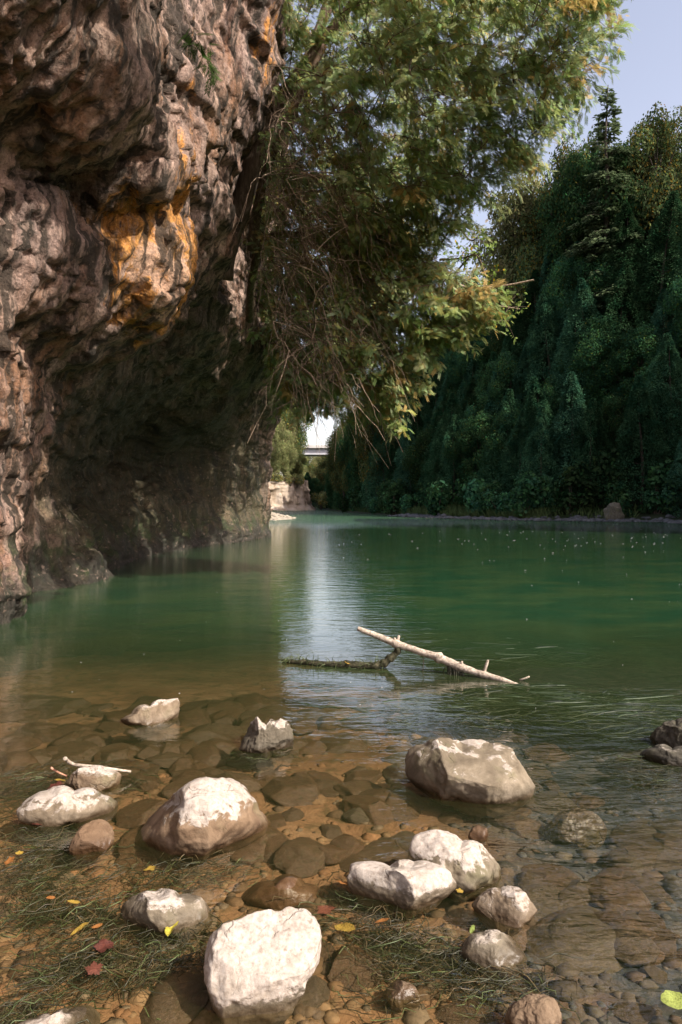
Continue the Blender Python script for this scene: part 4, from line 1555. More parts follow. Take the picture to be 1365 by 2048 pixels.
topped(AU[0], 548, 144, 5.2, 852, 10.2, 0.95, 'yellow-green tree on the pale far cliff, nearest the near rock')
topped(AU[1], 572, 147, 5.2, 866, 10.2, 0.85, 'yellow-green tree over the middle of the pale far cliff', rz=1.0)
topped(BLW[0], 592, 152, 5.0, 890, 11.2, 0.70, 'green tree at the right end of the pale far cliff top', rz=2.0)
topped(AU[1], 560, 158, 6.5, 845, 10.2, 1.0, 'pale tree farther back, rising behind the trees of the pale far cliff', rz=0.3)
for i, (px, tp) in enumerate([(520, 700), (545, 730), (568, 745), (586, 765), (500, 720)]):
    topped((AU, BLW)[i % 2][i % 2], px, 164 + 3 * i, 9.0, tp, 10.3, 1.5, 'tall tree on the hill behind the pale far cliff, mostly hidden by the near cedar', 'tree', 'tall trees behind the far cliff', rz=i * 0.9)
for i, (px, Y, sc) in enumerate([(545, 139.5, 1.1), (563, 140.5, 0.9), (580, 141.5, 1.0), (594, 143.0, 0.9)]):
    place('riverside_bush', BUW, ((px - CXP) / F * Y, Y, 5.0), i * 2.0, sc, 'yellow-green bush along the brink of the pale far cliff', 'bush', 'bushes on the far cliff')
topped(CF[0], 615, 168, 0.3, 945, 13, 0.95, 'dark evergreen just right of the pale far cliff below the bridge', name='evergreen_tree')
topped(BL[1], 628, 172, 0.3, 955, 10.5, 0.8, 'dark round tree right of the evergreen below the bridge', rz=2.4)
for i, (px, Y, tp) in enumerate([(590, 262, 905), (604, 250, 908), (618, 256, 912), (632, 250, 910), (646, 258, 907), (660, 250, 900), (612, 215, 930), (640, 210, 935), (655, 200, 920), (598, 205, 925)]):
    topped((BLW, AU)[i % 2][i // 2 % 2], px, Y, 0.5, tp, 10.6, 1.35, 'pale green tree filling the valley around the bridge', 'tree', 'trees below the bridge', rz=i * 1.1)
for i, (px, Y, tp) in enumerate([(686, 118, 862), (692, 128, 855), (682, 142, 868), (690, 155, 862), (704, 112, 838), (716, 105, 812), (680, 165, 876), (734, 98, 790), (752, 94, 765)]):
    topped((BLW, BL)[i % 2][i // 2 % 2], px, Y, 0.6, tp, 10.6, 0.9, 'green broadleaf tree where the right bank closes in below the bridge', 'tree', 'trees at the narrows', rz=i * 1.7)
topped(SPR, 608, 236, 14.0, 876, 17, 0.5, 'dark pine crown just left of the bridge deck', name='pine_tree')
place('riverside_bush', BUW, (-4.4, 150, 0.4), 1.1, 1.3, 'bright yellow-green bush at the waterline below the bridge', 'bush')


def bridge():
    y = 228.0
    c = P(628, 902, y)
    root = empty('road_bridge', c, 'pale concrete road bridge crossing high over the far end of the valley', 'bridge')

    def box(x0, x1, y0, y1, z0, z1, mb):
        V = np.array([(x, yy, z) for x in (x0, x1) for yy in (y0, y1) for z in (z0, z1)], float)
        Fs = np.array([[0, 1, 3, 2], [4, 6, 7, 5], [0, 4, 5, 1], [2, 3, 7, 6], [0, 2, 6, 4], [1, 5, 7, 3]])
        mb.add(V, Fs)
    zt = P(628, 893, y)[2]
    zb = P(628, 911, y)[2]
    m = MB()
    box(-46, 40, -5, 5, zt - c[2] - 0.9, zt - c[2], m)
    link('deck', m.build('deck', M['concrete'], False), root)
    for yy in (-3.5, 0, 3.5):
        g = MB()
        box(-46, 40, yy - 0.5, yy + 0.5, zb - c[2], zt - c[2] - 0.92, g)
        link('girder', g.build('girder', M['girder'], False), root)
    r = MB()
    for zz in (0.45, 0.95):
        box(-46, 40, -4.9, -4.8, zt - c[2] + zz, zt - c[2] + zz + 0.10, r)
    for k in range(43):
        box(-46 + k * 2.0, -45.88 + k * 2.0, -4.79, -4.69, zt - c[2] + 0.003, zt - c[2] + 1.05, r)
    link('railing', r.build('railing', M['rail'], False), root)
    for xx in (-38, 32):
        p = MB()
        box(xx - 1, xx + 1, -4, 4, -c[2] - 3, zb - c[2] - 0.01, p)
        link('pier', p.build('pier', M['concrete'], False), root)


bridge()

# ------------------------------------------------------------------ boulders of the foreground
BOULDERS = {}


def boulder(label, outline, wl_py, dry, brown=0.3, amp=0.10, depth=0.8, cuts=7, seed=0, name='boulder', rough=1.0, cat='rock', fine=True, group=None, planes=()):
    """outline: photo pixels of the silhouette; wl_py: pixel row of its front waterline"""
    rng = np.random.default_rng(seed)
    o = np.asarray(outline, float)
    cxp, cyp = (o.min(0) + o.max(0)) / 2
    Yf = CAMH * F / (wl_py - HORIZ)
    wid = (o[:, 0].max() - o[:, 0].min()) / F * Yf
    D = 0.5 * wid * depth
    Pc = P(cxp, cyp, Yf + D * 0.75)
    camp = np.array([0, 0, CAMH])
    f = Pc - camp
    f /= np.linalg.norm(f)
    r = np.cross(f, [0, 0, 1.0])
    r /= np.linalg.norm(r)
    u = np.cross(r, f)
    # silhouette in the plane through the centre
    ab = []
    for x, y in o:
        d = P(x, y, 1.0) - camp
        t = ((Pc - camp) @ f) / (d @ f)
        q = camp + d * t - Pc
        ab.append((q @ r, q @ u))
    ab = np.array(ab)
    th = np.arctan2(ab[:, 1], ab[:, 0])
    rad = np.hypot(ab[:, 0], ab[:, 1])
    od = np.argsort(th)
    th, rad = th[od], rad[od]
    V = (B6V if fine else B4V).copy()
    Fs = B6F if fine else B4F
    for k in range(cuts):
        nn = rng.normal(0, 1, 3)
        nn /= np.linalg.norm(nn)
        t = rng.uniform(0.62, 0.85)
        dd = V @ nn
        V -= np.clip(dd - t, 0, 9)[:, None] * nn * 0.85
    for nx, ny, nz_, t in planes:
        nn = np.array([nx, ny, nz_], float)
        nn /= np.linalg.norm(nn)
        dd = V @ nn
        V -= np.clip(dd - t, 0, 9)[:, None] * nn * 0.93
    # camera frame: a = right, b = up in the view plane, c = away
    V = V * (1 + rough * (0.07 * fbm(V * 1.6 + seed * 3.7, 3, seed) + 0.017 * fbm(V * 4 + seed, 4, seed + 5, 0.5, True) + 0.010 * fbm(V * 14, 3, seed + 9)))[:, None]
    a, b, c = V[:, 0], V[:, 1], V[:, 2]
    ang = np.arctan2(b, a)
    rr = np.hypot(a, b)
    # outer radius of the cut lump at each angle, so the outline lands on the photo's
    bins = 180
    bi = ((ang + np.pi) / (2 * np.pi) * bins).astype(int) % bins
    mx = np.zeros(bins)
    np.maximum.at(mx, bi, rr)
    mx = np.where(mx == 0, np.median(mx), mx)
    mx = np.convolve(np.concatenate([mx[-4:], mx, mx[:4]]), np.ones(9) / 9, 'valid')
    bc = (np.arange(bins) + 0.5) / bins * 2 * np.pi - np.pi
    m_at = np.interp(ang, np.concatenate([bc - 2 * np.pi, bc, bc + 2 * np.pi]), np.tile(mx, 3))
    R = np.interp(ang, np.concatenate([th - 2 * np.pi, th, th + 2 * np.pi]), np.tile(rad, 3))
    Rm = np.sqrt((rad ** 2).mean())
    k = sstep(0.15, 0.8, rr)
    Rf = (Rm * (1 - k) + R * k) / (1 * (1 - k) + m_at * k)
    a, b, c = a * Rf, b * Rf, c * D
    Vw = Pc + a[:, None] * r + b[:, None] * u + c[:, None] * f
    obj = link(name, make_mesh(name, Vw - Pc, Fs, M['rock']), None, Pc)
    obj.color = (dry, brown, amp, 1)
    tag(obj, label, cat, group)
    BOULDERS[seed] = obj
    return obj, Pc


BOULD = []


def bd(*a, **k):
    BOULD.append(boulder(*a, **k))


bd('large pale dry boulder at the bottom centre, white crusted nearly all over',
   [(410, 1945), (415, 1885), (445, 1850), (482, 1838), (505, 1826), (560, 1821), (612, 1817), (634, 1838), (642, 1880), (636, 1930), (612, 1965), (595, 2010), (575, 2043), (520, 2068), (450, 2052), (424, 2005)],
   2040, 0.020, 0.12, 0.16, 0.95, 4, 3, planes=[(0.05, 0.55, -0.83, 0.55), (0.1, -0.75, -0.65, 0.62)])
bd('low grey-green rounded rock with white top edge, left of the large pale boulder',
   [(236, 1840), (243, 1812), (270, 1790), (310, 1782), (360, 1789), (400, 1794), (422, 1820), (426, 1845), (405, 1868), (340, 1875), (270, 1868), (245, 1858)], 1858, 0.064, 0.2, 0.2, 0.75, 5, 8)
bd('big brown dome-shaped boulder splashed white over its top',
   [(262, 1690), (285, 1652), (310, 1622), (340, 1598), (375, 1568), (430, 1557), (480, 1566), (502, 1590), (522, 1620), (548, 1645), (540, 1675), (500, 1700), (440, 1716), (360, 1722), (300, 1714)],
   1706, 0.142, 0.75, 0.45, 0.9, 4, 12, rough=0.7)
bd('flat oval rock with white speckled top near the left edge',
   [(34, 1622), (55, 1598), (95, 1580), (150, 1581), (205, 1588), (236, 1604), (234, 1628), (205, 1645), (140, 1652), (70, 1650), (40, 1640)], 1646, 0.075, 0.35, 0.40, 0.8, 3, 15, rough=0.7)
bd('small pinkish rock among twigs and weed behind the flat oval rock',
   [(132, 1568), (150, 1542), (180, 1534), (215, 1537), (244, 1550), (238, 1570), (210, 1586), (160, 1588)], 1584, 0.068, 0.6, 0.10, 0.8, 5, 17)
bd('small dark red-brown rock between the flat oval rock and the brown dome',
   [(138, 1700), (150, 1672), (178, 1645), (205, 1638), (226, 1655), (228, 1685), (200, 1712), (165, 1722)], 1708, 0.14, 0.95, 0.08, 0.8, 6, 21)
bd('wedge-shaped grey rock sloping up to a pale point, behind the others at left',
   [(240, 1440), (262, 1428), (300, 1412), (335, 1399), (357, 1396), (360, 1415), (352, 1445), (320, 1460), (270, 1455)], 1448, 0.105, 0.45, 0.12, 0.7, 6, 25)
bd('jagged dark rock with three peaks tipped white, standing in mid shallows',
   [(480, 1500), (494, 1465), (506, 1440), (515, 1433), (524, 1444), (533, 1449), (541, 1438), (553, 1442), (562, 1436), (578, 1445), (588, 1478), (584, 1505), (545, 1515), (500, 1512)],
   1503, 0.135, 0.10, 0.45, 0.75, 6, 29, rough=1.7)
bd('largest angular grey slab-topped boulder right of centre with white patches',
   [(806, 1520), (815, 1498), (850, 1484), (920, 1481), (980, 1483), (1025, 1495), (1036, 1520), (1055, 1548), (1074, 1572), (1062, 1600), (1030, 1622), (975, 1632), (905, 1612), (850, 1588), (812, 1556)],
   1618, 0.20, 0.22, 0.75, 0.9, 4, 34, rough=1.0, planes=[(0.12, 0.72, -0.68, 0.42), (-0.1, -0.55, -0.83, 0.60), (0.75, -0.25, -0.6, 0.68), (-0.85, 0.1, -0.5, 0.66)])
bd('small rock showing only a white cap above dark rippled water at right',
   [(1085, 1668), (1105, 1640), (1135, 1620), (1165, 1618), (1198, 1632), (1215, 1660), (1205, 1690), (1150, 1700), (1100, 1692)], 1638, 0.004, 0.3, 0.05, 0.9, 4, 37)
bd('pitted rock with white upper half and a dark hole, behind the pale wedge',
   [(818, 1700), (832, 1672), (862, 1661), (895, 1664), (925, 1682), (955, 1683), (978, 1705), (1003, 1740), (1000, 1775), (950, 1800), (890, 1790), (845, 1745)], 1778, 0.088, 0.2, 0.38, 0.85, 5, 41, rough=1.2)
bd('pale saddle-shaped rock with a cracked white face, in front of the pitted rock',
   [(692, 1760), (702, 1728), (740, 1722), (780, 1732), (830, 1722), (872, 1724), (905, 1745), (915, 1775), (885, 1800), (835, 1828), (770, 1825), (715, 1805)], 1818, 0.042, 0.3, 0.16, 0.8, 5, 43)
bd('small white topped rock with a brown side, right of the pale saddle rock',
   [(944, 1812), (962, 1788), (1000, 1776), (1040, 1776), (1060, 1800), (1074, 1822), (1050, 1850), (1025, 1872), (985, 1860), (955, 1835)], 1846, 0.066, 0.45, 0.26, 0.85, 6, 47)
bd('grey round rock with one white stripe, in front of the small white topped rock',
   [(918, 1905), (930, 1880), (965, 1864), (1005, 1864), (1035, 1885), (1055, 1915), (1045, 1945), (1000, 1958), (945, 1950)], 1928, 0.064, 0.15, 0.22, 0.85, 4, 53)
bd('white knuckled rock cut by the bottom edge at left',
   [(20, 2060), (70, 2035), (105, 2030), (140, 2018), (185, 2012), (202, 2030), (200, 2060), (170, 2080), (90, 2090)], 2075, 0.03, 0.1, 0.05, 0.8, 5, 59)
bd('dark lumpy rock at the right edge beside the riffle',
   [(1300, 1475), (1320, 1452), (1350, 1440), (1395, 1438), (1425, 1465), (1420, 1505), (1370, 1515), (1320, 1500)], 1503, 0.20, 0.0, 0.08, 0.8, 7, 61, rough=1.6)
bd('low flat dark rock in front of the lumpy rock at the right edge',
   [(1280, 1508), (1305, 1494), (1345, 1497), (1395, 1505), (1400, 1528), (1340, 1538), (1295, 1530)], 1528, 0.085, 0.0, 0.06, 0.9, 6, 63)
bd('pale yellowish stone lying wet and apart near the bottom edge',
   [(766, 1990), (780, 1970), (812, 1964), (838, 1985), (840, 2008), (810, 2022), (778, 2012)], 1996, 0.09, 0.6, 0.06, 0.9, 5, 67)
bd('ridged brown stone cut by the bottom edge right of centre',
   [(1010, 2040), (1040, 2000), (1075, 1988), (1110, 1998), (1125, 2035), (1110, 2075), (1040, 2080)], 2075, 0.12, 0.7, 0.05, 0.9, 5, 69, rough=1.5)
bd('smooth silt-covered hump barely breaking the surface between the dome and the pale boulder',
   [(478, 1800), (500, 1775), (545, 1762), (610, 1766), (650, 1785), (655, 1812), (600, 1830), (520, 1828)], 1778, 0.2, 1.0, 0.05, 0.9, 3, 71, rough=0.5)
bd('small tan stone just breaking the water above the pitted rock',
   [(938, 1672), (948, 1656), (968, 1655), (976, 1668), (970, 1682), (948, 1684)], 1680, 0.2, 0.9, 0.05, 0.9, 5, 73, fine=False)


for sd_, k_ in ((61, 0.35), (63, 0.35), (29, 0.6), (21, 0.75)):
    c_ = BOULDERS[sd_].color
    BOULDERS[sd_].color = (c_[0], c_[1], c_[2], k_)


# submerged slabs and cobbles
def cobble_mesh(seed):
    rng = np.random.default_rng(seed)
    V = B4V.copy()
    for k in range(8):
        nn = rng.normal(0, 1, 3)
        nn[2] = abs(nn[2]) * 0.7
        nn /= np.linalg.norm(nn)
        dd = V @ nn
        V -= np.clip(dd - rng.uniform(0.55, 0.85), 0, 9)[:, None] * nn
    V = V * (1 + 0.08 * fbm(V * 1.8 + seed, 3, seed) + 0.03 * fbm(V * 6, 3, seed + 2))[:, None]
    return make_mesh('submerged_stone', V, B4F, M['rock'])


COB = [cobble_mesh(s) for s in range(200, 206)]
crng = np.random.default_rng(45)


def cobble(px, py, wpx, flat=0.35, brown=0.8, label=None, top=-0.02, group='submerged stones', asp=0.75, rz=None):
    q = W(px, py, -0.05)
    x, y = q[0], q[1]
    r = wpx / F * y * 0.5
    zb = float(bed_z(np.array([x]), np.array([y]))[0])
    h = r * flat
    z = min(zb + h * 0.35, top - h)
    o = link('submerged_stone', COB[crng.integers(0, 6)], None, (x, y, z))
    o.scale = (r, r * asp, h)
    o.rotation_euler = (crng.normal(0, 0.08), crng.normal(0, 0.08), crng.uniform(0, 6.28) if rz is None else rz)
    o.color = (9.0, brown, 0.1, 1)
    tag(o, label or 'brown cobble lying under the clear shallow water', 'stone', group if not label else None)
    return o


named = [
    (430, 1440, 160, 'dark brown submerged slab just right of the wedge-shaped rock', 0.35, 0.5, 0.0),
    (410, 1490, 110, 'brown submerged stone left of the jagged dark rock', 0.5, 0.9, 0.3),
    (190, 1452, 70, 'small square submerged stone left of the wedge-shaped rock', 0.5, 0.9, 0.1),
    (668, 1370, 85, 'tan submerged stone under the mossy side limb of the fallen branch', 0.4, 0.9, 0.0),
    (748, 1393, 38, 'small yellowish submerged stone below the fork of the fallen branch', 0.5, 0.9, 0.0),
    (690, 1690, 95, 'reddish submerged stone between the dome and the pitted rock', 0.5, 1.0, 0.4),
    (1180, 1870, 290, 'large grey submerged slab at lower right', 0.22, 0.1, 0.2),
    (1140, 1790, 90, 'pale submerged stone above the large grey slab at lower right', 0.4, 0.3, 0.2),
    (350, 2000, 190, 'large brown submerged slab left of the bottom pale boulder', 0.25, 0.5, 0.9),
    (120, 1690, 150, 'wide dull submerged slab below the flat oval rock', 0.25, 0.6, 0.1),
    (620, 1990, 110, 'grey submerged stone right of the bottom pale boulder', 0.4, 0.3, 1.0),
    (295, 1615, 130, 'brown submerged shoulder stone behind the left side of the dome', 0.5, 0.9, 0.2),
    (790, 1465, 40, 'orange submerged pebble behind the angular boulder', 0.5, 1.0, 0.0),
    (870, 1450, 60, 'pale submerged stone behind the top of the angular boulder', 0.4, 0.5, 0.0),
    (1100, 1455, 70, 'tan submerged stone in the riffle right of the angular boulder', 0.4, 0.8, 0.0),
    (395, 1690, 330, 'broad brown submerged skirt stone around the foot of the big dome', 0.22, 0.9, 0.1),
    (720, 1615, 70, 'small dark submerged stone left of the angular boulder', 0.5, 0.2, 0.0),
]
for a in named:
    cobble(a[0], a[1], a[2], a[4], a[5], a[3], -0.012, rz=a[6])
occ = [(o.location.x, o.location.y, 0.25) for o, _ in BOULD]
k = 0
while k < 260:
    if k < 150:
        px, py = crng.uniform(-30, 640), crng.uniform(1345, 1560)
    else:
        px, py = crng.uniform(480, 1400), crng.uniform(1400, 2040)
    q = W(px, py, -0.05)
    if any((q[0] - a) ** 2 + (q[1] - b) ** 2 < c * c * 0.7 for a, b, c in occ) and crng.random() < 0.8:
        continue
    k += 1
    cobble(px, py, crng.uniform(45, 130) if py < 1560 else crng.uniform(50, 170), crng.uniform(0.18, 0.4), crng.uniform(0.55, 1.0) if px < 800 else crng.uniform(0.1, 0.8), None, -0.015)  # right-hand cobbles greyer, in step with the sheen painted into the bed


def pebbles():
    ib = bmesh.new()
    bmesh.ops.create_icosphere(ib, subdivisions=1, radius=1)
    iv = np.array([v.co[:] for v in ib.verts])
    jf = np.array([[v.index for v in f.verts] for f in ib.faces])
    ib.free()
    rng = np.random.default_rng(71)
    n = 1700
    py = 1330 + (2060 - 1330) * rng.random(n) ** 0.9
    px = rng.uniform(-40, 1405, n)
    Y = CAMH * F / (py - HORIZ)
    X = (px - CXP) / F * Y
    zb = bed_z(X, Y)
    r = rng.lognormal(-4.0, 0.5, n)
    r = np.clip(r, 0.008, 0.07)
    V = iv[None] * (1 + 0.16 * rng.normal(0, 1, (n, len(iv), 1)))
    V = V * np.stack([r * rng.uniform(0.8, 1.4, n), r, r * 0.5], 1)[:, None, :]
    a = rng.uniform(0, 6.28, n)
    ca, sa = np.cos(a)[:, None], np.sin(a)[:, None]
    V = np.stack([V[..., 0] * ca - V[..., 1] * sa, V[..., 0] * sa + V[..., 1] * ca, V[..., 2]], -1)
    V = V + np.stack([X, Y, np.minimum(zb - r * 0.08, -0.012 - r * 0.5)], 1)[:, None, :]
    pal = np.array([[0.16, 0.095, 0.048], [0.10, 0.062, 0.034], [0.21, 0.135, 0.07], [0.12, 0.10, 0.07], [0.055, 0.042, 0.028], [0.24, 0.12, 0.055]])
    C = (pal[rng.integers(0, 6, n)] * 0.6 + 0.4 * np.array([0.15, 0.092, 0.045])) * rng.uniform(0.75, 1.25, (n, 1))
    C = np.where((X > 0.5)[:, None], C * np.array([0.50, 0.66, 0.95]), C)  # sky sheen of the ripples painted into the right-hand pebbles
    Fs = (jf[None] + (np.arange(n) * len(iv))[:, None, None]).reshape(-1, 3)
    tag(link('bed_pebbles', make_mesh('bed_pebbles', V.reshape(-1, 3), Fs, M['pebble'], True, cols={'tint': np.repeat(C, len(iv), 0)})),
        'brown and olive pebbles covering the bed of the shallows', None, None, 'stuff')


pebbles()


# ------------------------------------------------------------------ fallen branch
def fallen_branch():
    base = P(1005, 1360, 5.22)
    root = empty('fallen_branch', base, 'long pale dead branch slanting out of the water with a dark mossy side limb', 'branch')
    m = MB()
    Yt = 5.75
    pts = [P(716, 1257, Yt), P(755, 1272, 5.70), P(795, 1288, 5.63), P(840, 1303, 5.55), P(882, 1317, 5.47), P(930, 1337, 5.37), P(975, 1351, 5.28), P(1010, 1362, 5.20), P(1060, 1380, 5.08)]
    rad = np.array([0.019, 0.025, 0.031, 0.029, 0.034, 0.030, 0.025, 0.022, 0.018])
    c = spline(pts, 70)
    rr = np.interp(np.linspace(0, 1, 70), np.linspace(0, 1, 9), rad)
    for t0, a in ((0.245, 0.35), (0.49, 0.35), (0.60, 0.2), (0.72, 0.15)):
        rr *= 1 + a * np.exp(-((np.linspace(0, 1, 70) - t0) / 0.012) ** 2)
    m.tube(c, rr, 14, None, True, 0.14, 4)
    link('main_limb', m.build('main_limb', M['palebark'], True, base), root)
    st = MB()
    st.tube(curve(c[17], c[17] + np.array([0.02, -0.01, 0.07]), 0, 4), [0.02, 0.016, 0.013, 0.009], 7, None, True, 0.2)
    st.tube(curve(c[17], c[17] + np.array([-0.02, 0.0, 0.05]), 0, 4), [0.018, 0.014, 0.011, 0.007], 7, None, True, 0.2)
    st.tube(curve(c[50], c[50] + np.array([0.035, -0.02, 0.115]), 0, 5), [0.017, 0.013, 0.012, 0.011, 0.008], 7, None, True, 0.2)
    st.tube(curve(c[42], c[42] + np.array([0.0, -0.01, 0.05]), 0, 4), [0.016, 0.012, 0.011, 0.009], 7, None, True, 0.2)
    link('stub', st.build('stub', M['palebark'], True, base), root)
    s = MB()
    p2 = [c[18], P(793, 1305, 5.62), P(770, 1325, 5.62), P(745, 1331, 5.62), P(700, 1330, 5.66), P(650, 1328, 5.70), P(600, 1324, 5.76), P(565, 1322, 5.82)]
    c2 = spline(p2, 50)
    s.tube(c2, np.interp(np.linspace(0, 1, 50), [0, 0.3, 0.6, 1], [0.027, 0.032, 0.030, 0.016]), 12, None, True, 0.35, 6)
    link('side_limb', s.build('side_limb', M['wetwood'], True, base), root)
    wd = MB()
    rng = np.random.default_rng(12)
    for k in range(220):
        i = rng.integers(14, 50)
        p = c2[i] + rng.normal(0, 0.014, 3)
        d = rng.normal(0, 0.035, 3) + np.array([0, -0.01, 0.0])
        wd.tube(curve(p, p + d, 0.01, 4), [0.004, 0.003, 0.002, 0.001], 3, np.array([0.055, 0.075, 0.02]) * rng.uniform(0.5, 1.6), False)
    link('moss', wd.build('moss', M['weed'], True, base), root)
    wd = MB()
    for k in range(110):
        i = rng.integers(38, 43)
        p = c[i] + np.array([rng.normal(0, 0.012), rng.normal(0, 0.012), -0.02])
        L = rng.uniform(0.05, 0.19)
        e = p + np.array([rng.normal(0.01, 0.02), rng.normal(0, 0.02), -L])
        wd.tube(curve(p, e, 0, 5, 0.006, rng), [0.005, 0.005, 0.004, 0.003, 0.002], 3, np.array([0.05, 0.05, 0.03]) * rng.uniform(0.5, 1.9), False)
    link('hanging_weed', wd.build('hanging_weed', M['weed'], True, base), root)
    for (i, L) in ((27, 0.16), (52, 0.10)):
        wd = MB()
        for k in range(1):
            p = c[i] + np.array([rng.normal(0, 0.006), 0, -0.02])
            wd.tube(curve(p, p + np.array([-0.01, 0, -L]), 0, 6, 0.004, rng), np.full(6, 0.0045), 3, (0.16, 0.14, 0.10), False)
        link('hanging_thread', wd.build('hanging_thread', M['weed'], True, base), root)
    t = MB()
    t.tube([P(1040, 1360, 5.22), P(1050, 1357, 5.22), P(1059, 1353, 5.2)], [0.009, 0.008, 0.006], 6, None, True)
    tag(link('stick', t.build('stick', M['palebark'])), 'short pale stick tip poking from the water beyond the branch end', 'stick')


fallen_branch()


def driftwood():
    m = MB()
    p = [W(262, 1543, 0.03), W(225, 1538, 0.06), W(190, 1533, 0.075), W(150, 1529, 0.08), W(135, 1521, 0.09), W(131, 1517, 0.12)]
    m.tube(spline(p, 24), np.linspace(0.006, 0.010, 24), 7, None, True, 0.15)
    tag(link('twig', m.build('twig', M['palebark'])), 'crooked pale twig lying across the weed behind the small pinkish rock', 'twig')
    m = MB()
    p = [W(102, 1535, 0.06), W(118, 1545, 0.03), W(135, 1552, 0.01)]
    m.tube(spline(p, 12), np.linspace(0.006, 0.004, 12), 6, (0.9, 0.55, 0.45), True, 0.15)
    tag(link('twig', m.build('twig', M['palebark'])), 'short reddish twig sticking up beside the yellow leaves', 'twig')


driftwood()

# ------------------------------------------------------------------ water weed
def weeds():
    rng = np.random.default_rng(61)
    mb = MB()
    spots = [  # px, py, spread x, spread y, count, flow angle, length
        (60, 1560, 90, 22, 330, 0.45, 0.32), (240, 1532, 70, 9, 130, 0.2, 0.2), (70, 1665, 90, 22, 300, 0.35, 0.3), (60, 1740, 90, 45, 340, 0.5, 0.26), (330, 1742, 110, 22, 300, 0.1, 0.22),
        (160, 1810, 130, 35, 420, 0.4, 0.24), (330, 1900, 120, 40, 520, 0.6, 0.2), (130, 1930, 120, 50, 380, 0.7, 0.22), (760, 1870, 80, 40, 430, -0.5, 0.2), (880, 1920, 120, 45, 430, -0.6, 0.22), (700, 1790, 30, 40, 160, -0.9, 0.14),
        (620, 1830, 50, 25, 90, 0.2, 0.14), (1000, 1960, 90, 25, 160, -0.3, 0.2), (60, 2010, 90, 30, 200, 0.5, 0.22), (520, 1500, 60, 12, 80, 0.2, 0.16), (470, 1720, 60, 12, 90, 0.0, 0.14),
        (1310, 1520, 60, 22, 220, 0.1, 0.34), (1330, 1495, 50, 12, 120, 0.1, 0.3)]
    for (px, py, sx, sy, n, ang, L) in spots:
        tufts = [(W(px + rng.normal(0, sx * 0.62), py + rng.normal(0, sy * 0.62)), ang + rng.normal(0, 0.75), rng.uniform(0.02, 0.055)) for _ in range(max(4, n // 26))]
        for k in range(int(n * 0.7)):
            tc, ta, tr_ = tufts[rng.integers(0, len(tufts))]
            q = tc + np.array([rng.normal(0, tr_ * 1.5), rng.normal(0, tr_), 0])
            zb = float(np.clip(bed_profile(q[1]), -0.3, -0.03))
            z = rng.uniform(zb * 0.9, -0.002) if rng.random() < 0.88 else 0.004
            a = ta + rng.normal(0, 0.38)
            l = L * rng.uniform(0.22, 0.75)
            d = np.array([math.cos(a), math.sin(a), 0]) * l
            p0 = np.array([q[0], q[1], z])
            sd_ = np.array([-d[1], d[0], 0]) * rng.normal(0, 0.22)
            c = curve(p0 - d / 2, p0 + d / 2, rng.normal(0, 0.006), 6, 0.09 * l, rng, sd_)
            c[:, 2] = np.clip(c[:, 2], zb + 0.004, 0.008)
            r = rng.uniform(0.0007, 0.0020)
            t = rng.random()
            if t < 0.62:
                col = np.array([0.034, 0.034, 0.014])
            elif t < 0.85:
                col = np.array([0.085, 0.062, 0.028])
            else:
                col = np.array([0.075, 0.10, 0.035])
            mb.tube(c, [r * 0.6, r, r, r, r * 0.8, r * 0.4], 3, col * rng.uniform(0.5, 1.5), False)
    tag(link('water_weed', mb.build('water_weed', M['weed'])), 'matted green-brown strands of water weed between the near rocks', None, None, 'stuff')
    # dark beds of weed swaying below the deeper water on the right and by the branch
    mb = MB()
    spots = [(1150, 1395, 130, 12, 420, 0.02, 0.5), (1280, 1420, 110, 14, 380, 0.05, 0.5), (1050, 1372, 60, 6, 160, 0.0, 0.4), (900, 1400, 140, 15, 220, 0.1, 0.3), (1000, 1300, 140, 18, 260, 0.05, 0.5), (690, 1340, 70, 8, 160, 0, 0.3)]
    for (px, py, sx, sy, n, ang, L) in spots:
        for k in range(n):
            q = W(px + rng.normal(0, sx * 0.6), py + rng.normal(0, sy * 0.6))
            z = rng.uniform(-0.12, -0.004)
            l = L * rng.uniform(0.5, 1.4)
            a = ang + rng.normal(0, 0.22)
            d = np.array([math.cos(a), math.sin(a), 0]) * l
            p0 = np.array([q[0], q[1], z])
            c = curve(p0 - d / 2, p0 + d / 2, rng.normal(0, 0.01), 6, 0.04 * l, rng)
            c[:, 2] = np.minimum(c[:, 2], -0.003)
            r = rng.uniform(0.004, 0.010)
            mb.tube(c, [r * 0.5, r, r, r, r * 0.7, r * 0.3], 3, np.array([0.020, 0.034, 0.010]) * rng.uniform(0.4, 1.8), False)
    tag(link('weed_bed', mb.build('weed_bed', M['weed'])), 'dark trailing beds of weed under the surface near the fallen branch', None, None, 'stuff')


weeds()

